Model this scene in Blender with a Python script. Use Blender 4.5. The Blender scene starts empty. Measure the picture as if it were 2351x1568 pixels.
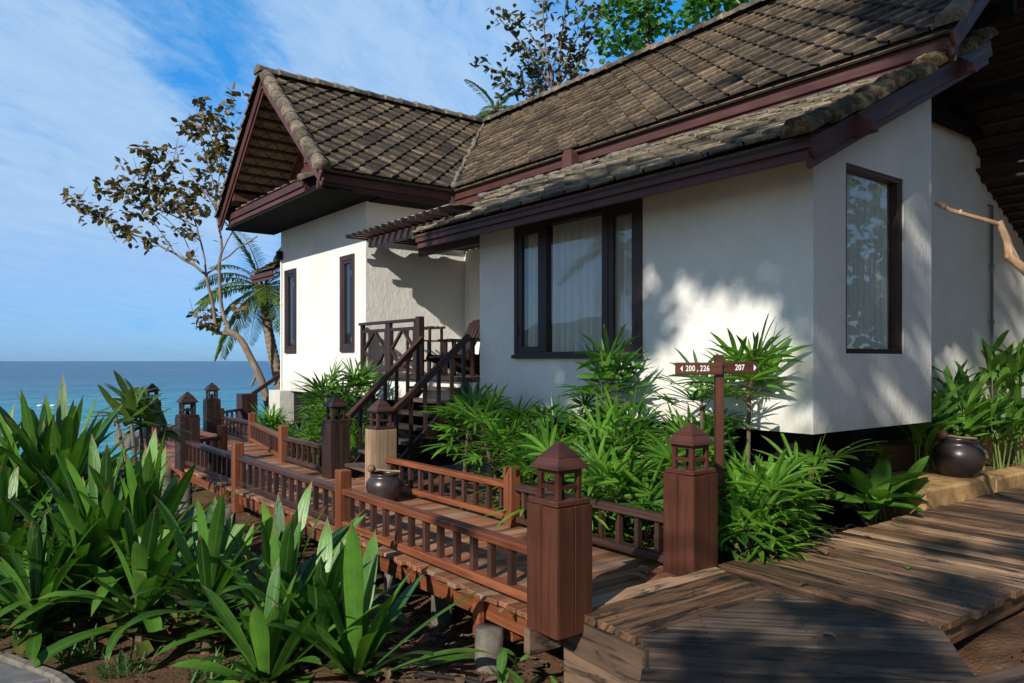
import bpy, math, random
from mathutils import Vector, Matrix
random.seed(7)
V = Vector
R = math.radians
scene = bpy.context.scene
COL = scene.collection

# ------------------------------------------------------------------ camera
CAM = V((0, 0, 1.6))
YAW = R(52.5)
FWD = V((math.cos(YAW), math.sin(YAW), 0))
RGT = V((FWD.y, -FWD.x, 0))
cam = bpy.data.cameras.new('camera')
cam.sensor_width = 36
cam.lens = 1743 / 2350 * 36
cam.shift_y = 44 / 2350
cam.clip_start = 0.05
cam.clip_end = 30000
camo = bpy.data.objects.new('camera', cam)
COL.objects.link(camo)
camo.location = CAM
camo.rotation_euler = (R(90), 0, YAW - R(90))
scene.camera = camo

# ------------------------------------------------------------------ light
SUN = V((1, .42, -.67)).normalized()
sun = bpy.data.lights.new('sun', 'SUN')
sun.energy = 5.0
sun.angle = R(0.53)
sun.color = (1, .94, .83)
suno = bpy.data.objects.new('sun', sun)
COL.objects.link(suno)
suno.rotation_euler = SUN.to_track_quat('-Z', 'Y').to_euler()
suno.location = (-20, -6, 14)
scene.view_settings.view_transform = 'Standard'
scene.view_settings.look = 'None'
scene.view_settings.exposure = .20
scene.view_settings.gamma = 1
SKY_STRENGTH = 0.068

world = bpy.data.worlds.new('World')
scene.world = world
world.use_nodes = True
wn = world.node_tree
wn.nodes.clear()


def nd(nt, t, **kw):
    n = nt.nodes.new(t)
    for k, v in kw.items():
        if k.startswith('i_'):
            n.inputs[k[2:].replace('_', ' ')].default_value = v
        else:
            setattr(n, k, v)
    return n


def lk(nt, a, b):
    nt.links.new(a, b)


def ramp(nt, fac, stops, interp='LINEAR'):
    n = nt.nodes.new('ShaderNodeValToRGB')
    n.color_ramp.interpolation = interp
    e = n.color_ramp.elements
    while len(e) < len(stops):
        e.new(0.5)
    for el, (p, c) in zip(e, stops):
        el.position = p
        el.color = (*c, 1) if len(c) == 3 else c
    if fac is not None:
        lk(nt, fac, n.inputs['Fac'])
    return n.outputs['Color']


def mixc(nt, fac, a, b, mode='MIX'):
    n = nt.nodes.new('ShaderNodeMix')
    n.data_type = 'RGBA'
    n.blend_type = mode
    for s, i in ((fac, 0), (a, 6), (b, 7)):
        if hasattr(s, 'is_output'):
            lk(nt, s, n.inputs[i])
        elif isinstance(s, (int, float)):
            n.inputs[i].default_value = s if i == 0 else (s, s, s, 1)
        else:
            n.inputs[i].default_value = (*s, 1) if len(s) == 3 else s
    return n.outputs[2]


def mth(nt, op, a, b=None, c=None):
    n = nt.nodes.new('ShaderNodeMath')
    n.operation = op
    for i, s in enumerate((a, b, c)):
        if s is None:
            continue
        if hasattr(s, 'is_output'):
            lk(nt, s, n.inputs[i])
        else:
            n.inputs[i].default_value = s
    return n.outputs[0]


def noise(nt, vec, scale, detail=4, rough=.55, dist=0, out='Fac'):
    n = nd(nt, 'ShaderNodeTexNoise')
    n.inputs['Scale'].default_value = scale
    n.inputs['Detail'].default_value = detail
    n.inputs['Roughness'].default_value = rough
    n.inputs['Distortion'].default_value = dist
    if vec is not None:
        lk(nt, vec, n.inputs['Vector'])
    return n.outputs[out]


def mapping(nt, vec, scale=(1, 1, 1), loc=(0, 0, 0), rot=(0, 0, 0)):
    n = nd(nt, 'ShaderNodeMapping')
    n.inputs['Scale'].default_value = scale
    n.inputs['Location'].default_value = loc
    n.inputs['Rotation'].default_value = rot
    lk(nt, vec, n.inputs['Vector'])
    return n.outputs['Vector']


def maprange_(v, a, b, c, d):
    n = nd(wn, 'ShaderNodeMapRange')
    for i, x in zip((1, 2, 3, 4), (a, b, c, d)):
        n.inputs[i].default_value = x
    lk(wn, v, n.inputs[0])
    return n.outputs[0]


# sky: Nishita air with a procedural cloud layer (a flat deck of cloud projected from the view direction)
sky = nd(wn, 'ShaderNodeTexSky', sky_type='NISHITA', sun_disc=False)
sky.sun_elevation = math.asin(-SUN.z)
sky.sun_rotation = math.atan2(-SUN.x, -SUN.y)
sky.altitude = 0
sky.air_density = 1.0
sky.dust_density = 0.3
sky.ozone_density = 5.0
tc = nd(wn, 'ShaderNodeTexCoord')
sep = nd(wn, 'ShaderNodeSeparateXYZ')
lk(wn, tc.outputs['Generated'], sep.inputs[0])
zpos = mth(wn, 'MAXIMUM', sep.outputs['Z'], 0.0)
zz = mth(wn, 'ADD', zpos, 0.16)
comb = nd(wn, 'ShaderNodeCombineXYZ')
lk(wn, mth(wn, 'DIVIDE', sep.outputs['X'], zz), comb.inputs[0])
lk(wn, mth(wn, 'DIVIDE', sep.outputs['Y'], zz), comb.inputs[1])
cv = mapping(wn, comb.outputs[0], scale=(1.0, 1.0, 1), rot=(0, 0, R(-35)), loc=(.6, 2.2, 0))
n1 = noise(wn, mapping(wn, cv, scale=(.8, 1.2, 1)), 1.25, 8, .62, .3)
n2 = noise(wn, mapping(wn, cv, scale=(1.6, 3.4, 1), rot=(0, 0, R(-18))), 3.0, 8, .68, .5)
cl = mth(wn, 'ADD', mth(wn, 'MULTIPLY', n1, .66), mth(wn, 'MULTIPLY', n2, .34))


def dirdot(px, py):
    k = (FWD + RGT * ((px - 1175) / 1743) + V((0, 0, (828 - py) / 1743))).normalized()
    n = nd(wn, 'ShaderNodeVectorMath', operation='DOT_PRODUCT')
    lk(wn, tc.outputs['Generated'], n.inputs[0])
    n.inputs[1].default_value = k
    return n.outputs['Value']


# the wide openings and the thicker banks of the cloud sheet
for px, py, r_, amt in ((450, 60, .9920, -.15), (540, 170, .9950, -.10), (430, 330, .995, -.05), (140, 200, .955, .12), (930, 60, .955, .14), (110, 470, .97, .14), (60, 335, .997, -.10), (250, 700, .975, .08)):
    g = mth(wn, 'POWER', maprange_(dirdot(px, py), r_, 1.0, 0, 1), 1.3)
    cl = mth(wn, 'ADD', cl, mth(wn, 'MULTIPLY', g, amt))
cfac = ramp(wn, cl, [(.41, (.06, .06, .06)), (.50, (.38, .38, .38)), (.58, (.82, .82, .82)), (.68, (1, 1, 1))])
cfac = mth(wn, 'MULTIPLY', cfac, maprange_(zpos, 0, .16, .25, 1))
# the deep blue of the clear air away from the sun
tint = ramp(wn, zpos, [(0, (.57 / 3, 1.06 / 3, 2.05 / 3)), (.14, (.62 / 3, 1.3 / 3, 1.95 / 3)), (.40, (.20 / 3, 1.95 / 3, 2.7 / 3)), (.68, (.45 / 3, 1.35 / 3, 1.8 / 3))])
tint = mixc(wn, 1.0, tint, 3.0, 'MULTIPLY')
away = maprange_(dirdot(900, 400), -.2, .6, 0, 1)
skyc = mixc(wn, 1.0, sky.outputs[0], mixc(wn, away, (1.35, 1.30, 1.22), tint), 'MULTIPLY')
cloudc = mixc(wn, n2, (4.0, 6.8, 10.8), (6.6, 9.0, 12.2))
final = mixc(wn, mth(wn, 'MULTIPLY', mth(wn, 'MULTIPLY', cfac, maprange_(zpos, .5, .8, 1, .25)), mixc(wn, away, .2, .92)), skyc, cloudc)
bg = nd(wn, 'ShaderNodeBackground')
bg.inputs['Strength'].default_value = SKY_STRENGTH
lk(wn, final, bg.inputs['Color'])
wo = nd(wn, 'ShaderNodeOutputWorld')
lk(wn, bg.outputs[0], wo.inputs['Surface'])


# ------------------------------------------------------------------ mesh helpers
class MB:
    def __init__(s):
        s.v = []; s.f = []; s.m = []; s.r = []; s.uv = []

    def face(s, idx, mat=0, rnd=.5, uv=None):
        s.f.append(tuple(idx)); s.m.append(mat); s.r.append(rnd)
        s.uv.append(uv if uv else [(0, 0)] * len(idx))

    def poly(s, pts, mat=0, rnd=.5, uv=None):
        i = len(s.v)
        s.v += [tuple(p) for p in pts]
        s.face(range(i, i + len(pts)), mat, rnd, uv)

    def beam(s, p0, p1, w, h, up=(0, 0, 1), mat=0, rnd=None, taper=1):
        p0 = V(p0); p1 = V(p1); d = p1 - p0; L = d.length; d.normalize()
        up = V(up)
        if abs(d.dot(up)) > .99:
            up = V((1, 0, 0))
        sd = d.cross(up).normalized(); u = sd.cross(d).normalized()
        rnd = random.random() if rnd is None else rnd
        i = len(s.v)
        for p, k in ((p0, 1), (p1, taper)):
            for a, b in ((-1, -1), (1, -1), (1, 1), (-1, 1)):
                s.v.append(tuple(p + sd * (a * w / 2 * k) + u * (b * h / 2 * k)))
        o = random.random() * 20
        for a in range(4):
            b = (a + 1) % 4
            wd = w if a % 2 == 0 else h
            v0 = o + a * .37
            s.face((i + a, i + b, i + 4 + b, i + 4 + a), mat, rnd,
                   [(o, v0), (o, v0 + wd), (o + L, v0 + wd), (o + L, v0)])
        for q in ((3, 2, 1, 0), (4, 5, 6, 7)):
            s.face([i + k for k in q], mat, rnd, [(o, o), (o + .02, o), (o + .02, o + h), (o, o + h)])

    def box(s, c, size, mat=0, rnd=None, axis=0):
        c = V(c); hx = size[0] / 2, size[1] / 2, size[2] / 2
        if axis == 0:
            s.beam(c - V((hx[0], 0, 0)), c + V((hx[0], 0, 0)), size[1], size[2], mat=mat, rnd=rnd)
        elif axis == 1:
            s.beam(c - V((0, hx[1], 0)), c + V((0, hx[1], 0)), size[0], size[2], mat=mat, rnd=rnd)
        else:
            s.beam(c - V((0, 0, hx[2])), c + V((0, 0, hx[2])), size[1], size[0], up=(1, 0, 0), mat=mat, rnd=rnd)

    def tube(s, pts, rad, n=8, mat=0, rnd=None, caps=True):
        pts = [V(p) for p in pts]
        if not hasattr(rad, '__len__'):
            rad = [rad] * len(pts)
        rnd = random.random() if rnd is None else rnd
        base = len(s.v); Ls = 0; a = None
        o = random.random() * 9
        for k, p in enumerate(pts):
            d = (pts[min(k + 1, len(pts) - 1)] - pts[max(k - 1, 0)]).normalized()
            if a is None:
                a = d.orthogonal().normalized()
            a = (a - d * a.dot(d)).normalized()
            b = d.cross(a)
            for j in range(n):
                t = 2 * math.pi * j / n
                s.v.append(tuple(p + a * (rad[k] * math.cos(t)) + b * (rad[k] * math.sin(t))))
        for k in range(len(pts) - 1):
            L2 = Ls + (pts[k + 1] - pts[k]).length
            for j in range(n):
                j2 = (j + 1) % n
                s.face((base + k * n + j, base + k * n + j2, base + (k + 1) * n + j2, base + (k + 1) * n + j), mat, rnd,
                       [(o + Ls, j / n), (o + Ls, (j + 1) / n), (o + L2, (j + 1) / n), (o + L2, j / n)])
            Ls = L2
        if caps:
            s.face([base + j for j in range(n)][::-1], mat, rnd)
            s.face([base + (len(pts) - 1) * n + j for j in range(n)], mat, rnd)

    def lathe(s, prof, c, n=32, mat=0):
        c = V(c); base = len(s.v)
        for r, z in prof:
            for j in range(n):
                t = 2 * math.pi * j / n
                s.v.append((c.x + r * math.cos(t), c.y + r * math.sin(t), c.z + z))
        for k in range(len(prof) - 1):
            for j in range(n):
                j2 = (j + 1) % n
                s.face((base + k * n + j, base + k * n + j2, base + (k + 1) * n + j2, base + (k + 1) * n + j), mat, .5,
                       [(j / n, k * .1), ((j + 1) / n, k * .1), ((j + 1) / n, k * .1 + .1), (j / n, k * .1 + .1)])

    def extrude(s, poly, z0, z1, mat=0, rnd=None, uvf=None):
        """closed prism from a plan polygon [(x,y)]"""
        rnd = random.random() if rnd is None else rnd
        area = sum(poly[k][0] * poly[(k + 1) % len(poly)][1] - poly[(k + 1) % len(poly)][0] * poly[k][1] for k in range(len(poly)))
        if area < 0:
            poly = poly[::-1]
        n = len(poly)
        uv = [uvf(p) for p in poly] if uvf else [(p[0], p[1]) for p in poly]
        s.poly([(p[0], p[1], z1) for p in poly], mat, rnd, uv)
        s.poly([(p[0], p[1], z0) for p in poly[::-1]], mat, rnd, uv[::-1])
        for k in range(n):
            k2 = (k + 1) % n
            s.poly([(*poly[k], z0), (*poly[k2], z0), (*poly[k2], z1), (*poly[k], z1)], mat, rnd,
                   [uv[k], uv[k2], (uv[k2][0], uv[k2][1] + .04), (uv[k][0], uv[k][1] + .04)])

    def prism(s, pts, vec, mat=0, rnd=.5):
        """planar polygon (3D) pushed along vec"""
        pts = [V(p) for p in pts]; vec = V(vec)
        nrm = V((0, 0, 0))
        for k in range(len(pts)):
            nrm += pts[k].cross(pts[(k + 1) % len(pts)])
        if nrm.dot(vec) > 0:
            pts = pts[::-1]
        top = [p + vec for p in pts]
        u = (pts[1] - pts[0]).normalized(); w = u.cross(vec.normalized())
        uv = [((p - pts[0]).dot(u), (p - pts[0]).dot(w)) for p in pts]
        s.poly(pts, mat, rnd, uv)
        s.poly(top[::-1], mat, rnd, uv[::-1])
        for k in range(len(pts)):
            k2 = (k + 1) % len(pts)
            s.poly([pts[k2], pts[k], top[k], top[k2]], mat, rnd, [uv[k2], uv[k], (uv[k][0], uv[k][1] + vec.length), (uv[k2][0], uv[k2][1] + vec.length)])

    def build(s, name, mats, parent=None, smooth=False, bevel=0, off=None):
        me = bpy.data.meshes.new(name)
        o3 = V((0, 0, 0))
        p = parent
        while p is not None:
            o3 = o3 + p.location
            p = p.parent
        if off is not None:
            o3 = o3 + V(off)
        me.from_pydata([(a[0] - o3.x, a[1] - o3.y, a[2] - o3.z) for a in s.v], [], s.f)
        if not isinstance(mats, (list, tuple)):
            mats = [mats]
        for m in mats:
            me.materials.append(m)
        me.polygons.foreach_set('material_index', s.m)
        at = me.attributes.new('rnd', 'FLOAT', 'FACE')
        at.data.foreach_set('value', s.r)
        ul = me.uv_layers.new(name='UVMap')
        ul.data.foreach_set('uv', [c for f in s.uv for uv in f for c in uv])
        if smooth:
            me.polygons.foreach_set('use_smooth', [True] * len(me.polygons))
        me.update()
        o = bpy.data.objects.new(name, me)
        if off is not None:
            o.location = off
        COL.objects.link(o)
        if parent is not None:
            o.parent = parent
        if bevel:
            b = o.modifiers.new('bevel', 'BEVEL'); b.width = bevel; b.segments = 1; b.limit_method = 'ANGLE'
            w = o.modifiers.new('weld', 'WELD'); w.merge_threshold = .0005
            o.modifiers.move(1, 0)
        return o


def tag(o, label=None, cat=None, group=None, kind=None):
    if label: o['label'] = label
    if cat: o['category'] = cat
    if group: o['group'] = group
    if kind: o['kind'] = kind
    return o


def thing(name, label, cat, loc=(0, 0, 0), group=None, rz=0):
    o = bpy.data.objects.new(name, None)
    o.empty_display_size = .2
    o.location = loc
    o.rotation_euler = (0, 0, rz)
    COL.objects.link(o)
    return tag(o, label, cat, group)


def copy_tree(o, parent=None):
    c = o.copy()
    COL.objects.link(c)
    c.parent = parent
    for ch in o.children:
        copy_tree(ch, c)
    return c


def at(px, py, t):
    """a point of the place, t metres ahead, from where the photograph sees it"""
    k = (px - 1175) / 1743
    return CAM + (FWD + RGT * k) * t + V((0, 0, (828 - py) / 1743 * t))


def clip(poly, n, d):
    """keep the side n.p <= d of a 2D polygon"""
    out = []
    for k in range(len(poly)):
        a, b = poly[k], poly[(k + 1) % len(poly)]
        da = n[0] * a[0] + n[1] * a[1] - d
        db = n[0] * b[0] + n[1] * b[1] - d
        if da <= 0:
            out.append(a)
        if (da < 0 < db) or (db < 0 < da):
            t = da / (da - db)
            out.append((a[0] + (b[0] - a[0]) * t, a[1] + (b[1] - a[1]) * t))
    return out


def halfplanes(poly):
    area = sum(poly[k][0] * poly[(k + 1) % len(poly)][1] - poly[(k + 1) % len(poly)][0] * poly[k][1] for k in range(len(poly)))
    if area < 0:
        poly = poly[::-1]
    hp = []
    for k in range(len(poly)):
        a, b = poly[k], poly[(k + 1) % len(poly)]
        n = (b[1] - a[1], -(b[0] - a[0]))
        hp.append((n, n[0] * a[0] + n[1] * a[1]))
    return hp


# ------------------------------------------------------------------ materials
def M(name, rough=.6, spec=.5, base=(.5, .5, .5)):
    m = bpy.data.materials.new(name)
    m.use_nodes = True
    nt = m.node_tree
    b = nt.nodes['Principled BSDF']
    b.inputs['Roughness'].default_value = rough
    b.inputs['Specular IOR Level'].default_value = spec
    b.inputs['Base Color'].default_value = (*base, 1)
    return m, nt, b


def bump(nt, b, h, strength=.3, dist=.01):
    n = nd(nt, 'ShaderNodeBump')
    n.inputs['Strength'].default_value = strength
    n.inputs['Distance'].default_value = dist
    lk(nt, h, n.inputs['Height'])
    lk(nt, n.outputs[0], b.inputs['Normal'])


def attr(nt, name='rnd'):
    n = nd(nt, 'ShaderNodeAttribute')
    n.attribute_name = name
    return n.outputs['Fac']


def maprange(nt, v, a, b, c, d):
    n = nd(nt, 'ShaderNodeMapRange')
    for i, x in zip((1, 2, 3, 4), (a, b, c, d)):
        n.inputs[i].default_value = x
    lk(nt, v, n.inputs[0])
    return n.outputs[0]


def wood(name, dark, light, rough=.5, var=(.7, 1.3), grain=(1.2, 34), bumps=.25, stain=None, stain_lo=.5, alt=None, spec=.4):
    m, nt, b = M(name, rough, spec)
    t = nd(nt, 'ShaderNodeTexCoord')
    uv = t.outputs['UV']
    g = noise(nt, mapping(nt, uv, (grain[0], grain[1], 1)), 1, 6, .62, .4)
    c = ramp(nt, g, [(.3, dark), (.7, light)])
    r = attr(nt)
    if alt is not None:
        c = mixc(nt, ramp(nt, mth(nt, 'FRACT', mth(nt, 'MULTIPLY', r, 7.31)), [(.45, (0, 0, 0)), (.8, (1, 1, 1))]), c, mixc(nt, g, tuple(x * .6 for x in alt), alt))
    if stain is not None:
        s = noise(nt, mapping(nt, uv, (1.6, 9, 1)), 1.3, 5, .65, .6)
        c = mixc(nt, ramp(nt, s, [(stain_lo, (0, 0, 0)), (stain_lo + .12, (1, 1, 1))]), c, stain)
    wv = noise(nt, t.outputs['Object'], 2.2, 4, .6)
    k = mth(nt, 'MULTIPLY', maprange(nt, r, 0, 1, *var), maprange(nt, wv, .3, .7, .82, 1.15))
    c = mixc(nt, 1.0, c, k, 'MULTIPLY')
    lk(nt, c, b.inputs['Base Color'])
    rr = maprange(nt, g, .3, .7, rough - .1, rough + .15)
    lk(nt, rr, b.inputs['Roughness'])
    bump(nt, b, g, bumps, .006)
    return m


MAT = {}
MAT['fascia'] = wood('painted_fascia_wood', (.062, .027, .024), (.108, .047, .042), .52, (.85, 1.15), (1.0, 26), .12, spec=.25)
MAT['darkwood'] = wood('dark_stained_wood', (.022, .012, .010), (.05, .026, .022), .45, (.7, 1.35), (1.2, 30), .2)
MAT['rail_dark'] = wood('dark_rail_wood', (.030, .014, .011), (.075, .036, .028), .42, (.7, 1.35), (1.2, 34), .25)
MAT['rail_red'] = wood('reddish_rail_wood', (.10, .030, .013), (.26, .085, .036), .42, (.75, 1.2), (1.2, 30), .25)
MAT['post_paint'] = wood('maroon_post_paint', (.045, .016, .010), (.098, .034, .020), .36, (.8, 1.2), (.8, 14), .12)
MAT['post_bare'] = wood('bare_post_boards', (.16, .10, .06), (.34, .23, .15), .7, (.75, 1.25), (1.2, 26), .3)
MAT['deck_red'] = wood('reddish_deck_boards', (.12, .048, .024), (.34, .15, .078), .5, (.65, 1.35), (1.1, 24), .4, alt=(.30, .19, .125))
MAT['deck_old'] = wood('weathered_deck_boards', (.026, .014, .008), (.27, .145, .075), .58, (.4, 1.35), (1.0, 24), .8, stain=(.020, .016, .014), stain_lo=.51, alt=(.34, .21, .12))
MAT['deck_grey'] = wood('grey_weathered_boards', (.014, .010, .009), (.135, .095, .070), .62, (.5, 1.4), (1.0, 22), .85, stain=(.022, .017, .015), stain_lo=.50, alt=(.15, .095, .062))
MAT['shadow_wood'] = wood('shade_black_eave_boards', (.005, .004, .0035), (.012, .009, .008), .9, (.8, 1.2), (1.2, 30), .2, spec=.15)  # near-black: the shade of the roof recesses is put into the wood colour
MAT['chair'] = wood('chair_wood', (.018, .009, .007), (.042, .019, .015), .4, (.8, 1.2), (1.2, 30), .2)
MAT['handle'] = wood('pale_handle_wood', (.28, .17, .09), (.42, .28, .16), .55, (.9, 1.1), (2, 20), .2)


def plaster():
    m, nt, b = M('white_plaster', .85, .2)
    t = nd(nt, 'ShaderNodeTexCoord')
    o = t.outputs['Object']
    big = noise(nt, o, 1.1, 5, .6)
    st = noise(nt, mapping(nt, o, (2.2, 2.2, .45)), 1.4, 7, .7, 1.2)
    c = ramp(nt, big, [(.3, (.66, .645, .60)), (.65, (.76, .745, .70))])
    c = mixc(nt, ramp(nt, st, [(.56, (0, 0, 0)), (.8, (.4, .4, .4))]), c, (.54, .51, .45))
    geo = nd(nt, 'ShaderNodeNewGeometry')
    sz = nd(nt, 'ShaderNodeSeparateXYZ')
    lk(nt, geo.outputs['Position'], sz.inputs[0])
    dirt = mth(nt, 'ADD', maprange(nt, sz.outputs[2], .9, 1.45, .36, 0), mth(nt, 'MULTIPLY', noise(nt, mapping(nt, o, (3, 3, 1.2)), 1, 6, .7), .55))
    c = mixc(nt, ramp(nt, dirt, [(.42, (0, 0, 0)), (.66, (.55, .55, .55))]), c, (.36, .33, .27))
    spots = noise(nt, o, 9, 6, .75)
    c = mixc(nt, ramp(nt, spots, [(.64, (0, 0, 0)), (.72, (.35, .35, .35))]), c, (.40, .37, .31))
    lk(nt, c, b.inputs['Base Color'])
    h = mth(nt, 'ADD', mth(nt, 'MULTIPLY', noise(nt, mapping(nt, o, (1, 1, .45)), 16, 5, .6, .5), 1.0),
            mth(nt, 'MULTIPLY', noise(nt, o, 3.2, 3, .5), 1.3))
    h = mth(nt, 'ADD', h, mth(nt, 'MULTIPLY', noise(nt, o, 70, 2, .5), .25))
    bump(nt, b, h, .38, .028)
    return m


MAT['plaster'] = plaster()


def tile_mat(name, top, edge, moss):
    res = []
    for nm, cols in (('top', top), ('edge', edge)):
        m, nt, b = M(name + '_' + nm, .75, .35)
        t = nd(nt, 'ShaderNodeTexCoord')
        o = t.outputs['Object']
        n = noise(nt, o, 14, 6, .65)
        c = ramp(nt, n, [(.36, cols[0]), (.64, cols[1])])
        n3 = noise(nt, o, 2.1, 5, .6)
        c = mixc(nt, ramp(nt, n3, [(.46, (0, 0, 0)), (.62, (.8, .8, .8))]), c, moss)
        k = mth(nt, 'MULTIPLY', maprange(nt, attr(nt), 0, 1, .5, 1.5), maprange(nt, noise(nt, o, .7, 3), .3, .7, .8, 1.2))
        c = mixc(nt, 1.0, c, k, 'MULTIPLY')
        lk(nt, c, b.inputs['Base Color'])
        bump(nt, b, mth(nt, 'ADD', n, mth(nt, 'MULTIPLY', noise(nt, o, 60, 3), .4)), .6, .025)
        res.append(m)
    return res


def crust_mat():
    m, nt, b = M('mossy_rake_tile', .9, .2)
    t = nd(nt, 'ShaderNodeTexCoord')
    o = t.outputs['Object']
    n = noise(nt, o, 6, 8, .72, .4)
    c = ramp(nt, n, [(.34, (.022, .018, .010)), (.48, (.075, .058, .030)), (.56, (.17, .125, .065)), (.68, (.34, .27, .17))])
    lk(nt, c, b.inputs['Base Color'])
    bump(nt, b, mth(nt, 'ADD', n, noise(nt, o, 45, 4, .7)), .9, .03)
    return [m]


TILE = tile_mat('roof_tile', ((.019, .0155, .013), (.046, .038, .031)), ((.085, .060, .036), (.20, .142, .087)), (.042, .034, .026))
TILE_OLD = tile_mat('old_roof_tile', ((.10, .078, .052), (.20, .155, .105)), ((.12, .095, .062), (.26, .21, .14)), (.06, .052, .035))
CAP = tile_mat('ridge_tile', ((.075, .058, .042), (.22, .18, .135)), ((.12, .1, .075), (.2, .17, .13)), (.035, .032, .022))
MOSSCAP = crust_mat()


def under_mat(c0=(.20, .15, .10), c1=(.36, .28, .20)):
    m, nt, b = M('tile_underside', .8, .2)
    t = nd(nt, 'ShaderNodeTexCoord')
    s = nd(nt, 'ShaderNodeSeparateXYZ')
    lk(nt, t.outputs['UV'], s.inputs[0])
    u, v = s.outputs[0], s.outputs[1]
    D = .40

    def lines(e):
        f = mth(nt, 'FRACT', mth(nt, 'DIVIDE', e, D))
        return mth(nt, 'LESS_THAN', f, .07)
    l = mth(nt, 'MAXIMUM', lines(mth(nt, 'ADD', u, v)), lines(mth(nt, 'SUBTRACT', u, v)))
    n = noise(nt, t.outputs['UV'], 7, 5, .6)
    c = ramp(nt, n, [(.3, c0), (.7, c1)])
    c = mixc(nt, l, c, (.05, .04, .03))
    lk(nt, c, b.inputs['Base Color'])
    return m


MAT['under'] = under_mat()
MAT['under_dark'] = under_mat((.025, .018, .013), (.06, .043, .03))  # darker copy: shade beneath the rear slopes put into the colour


def simple(name, col, rough=.5, spec=.5, metal=0, ns=0, nb=0, var=.25):
    m, nt, b = M(name, rough, spec, col)
    b.inputs['Metallic'].default_value = metal
    if ns:
        t = nd(nt, 'ShaderNodeTexCoord')
        n = noise(nt, t.outputs['Object'], ns, 5, .6)
        c = ramp(nt, n, [(.3, tuple(x * (1 - var) for x in col)), (.7, tuple(min(1, x * (1 + var)) for x in col))])
        lk(nt, c, b.inputs['Base Color'])
        if nb:
            bump(nt, b, n, nb, .01)
    return m


MAT['concrete'] = simple('pile_concrete', (.095, .083, .07), .85, .2, 0, 6, .8, .6)
MAT['stone'] = simple('ochre_stone', (.38, .23, .10), .85, .2, 0, 6, .6, .4)
MAT['greystone'] = simple('grey_paving_stone', (.13, .13, .135), .8, .3, 0, 5, .5, .35)
MAT['mortar'] = simple('grey_mortar', (.15, .135, .115), .9, .2, 0, 9, .8, .45)
MAT['pot'] = simple('dark_glazed_clay', (.035, .027, .027), .33, .5, 0, 5, .12, .35)
MAT['coconut'] = simple('coconut_shell', (.16, .09, .05), .6, .4, 0, 12, .2)
MAT['white'] = simple('white_paint', (.75, .75, .72), .6)
MAT['metal'] = simple('dull_metal', (.35, .33, .3), .4, .5, 1)
MAT['black'] = simple('black_plastic', (.012, .012, .013), .7, .2)
MAT['pipe'] = simple('grey_pipe', (.10, .11, .11), .5)
MAT['void_shade'] = simple('underfloor_shade_black', (.008, .008, .008), .9, .2, 0, 4, .3)  # near-black: shade of the void below the floor put into the colour
MAT['bamboo'] = simple('grey_bamboo_mat', (.30, .26, .21), .8, .2, 0, 14, .4)
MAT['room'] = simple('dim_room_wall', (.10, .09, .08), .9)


def curtain_mat():
    m, nt, b = M('sheer_curtain', .9, .1, (.80, .80, .76))
    tl = nd(nt, 'ShaderNodeBsdfTranslucent')
    tl.inputs[0].default_value = (.8, .8, .76, 1)
    mx = nd(nt, 'ShaderNodeMixShader')
    mx.inputs[0].default_value = .25
    lk(nt, b.outputs[0], mx.inputs[1])
    lk(nt, tl.outputs[0], mx.inputs[2])
    lk(nt, mx.outputs[0], nt.nodes['Material Output'].inputs[0])
    return m


MAT['curtain'] = curtain_mat()


def glass_mat():
    m = bpy.data.materials.new('window_glass')
    m.use_nodes = True
    nt = m.node_tree
    nt.nodes.clear()
    o = nd(nt, 'ShaderNodeOutputMaterial')
    tr = nd(nt, 'ShaderNodeBsdfTransparent')
    tr.inputs[0].default_value = (.93, .96, .96, 1)
    gl = nd(nt, 'ShaderNodeBsdfGlossy')
    gl.inputs['Roughness'].default_value = .015
    gl.inputs['Color'].default_value = (.9, .95, 1, 1)
    lw = nd(nt, 'ShaderNodeLayerWeight')
    lw.inputs['Blend'].default_value = .5
    geo = nd(nt, 'ShaderNodeNewGeometry')
    dp = nd(nt, 'ShaderNodeVectorMath', operation='DOT_PRODUCT')
    lk(nt, geo.outputs['Normal'], dp.inputs[0])
    lk(nt, geo.outputs['Incoming'], dp.inputs[1])
    graz = mth(nt, 'POWER', mth(nt, 'SUBTRACT', 1, mth(nt, 'ABSOLUTE', dp.outputs['Value'])), 5)
    nt.nodes.remove(lw)
    mx = nd(nt, 'ShaderNodeMixShader')
    lk(nt, mth(nt, 'MINIMUM', mth(nt, 'ADD', mth(nt, 'MULTIPLY', graz, .9), .115), 1), mx.inputs[0])
    lk(nt, tr.outputs[0], mx.inputs[1])
    lk(nt, gl.outputs[0], mx.inputs[2])
    lk(nt, mx.outputs[0], o.inputs[0])
    return m


MAT['glass'] = glass_mat()


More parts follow.
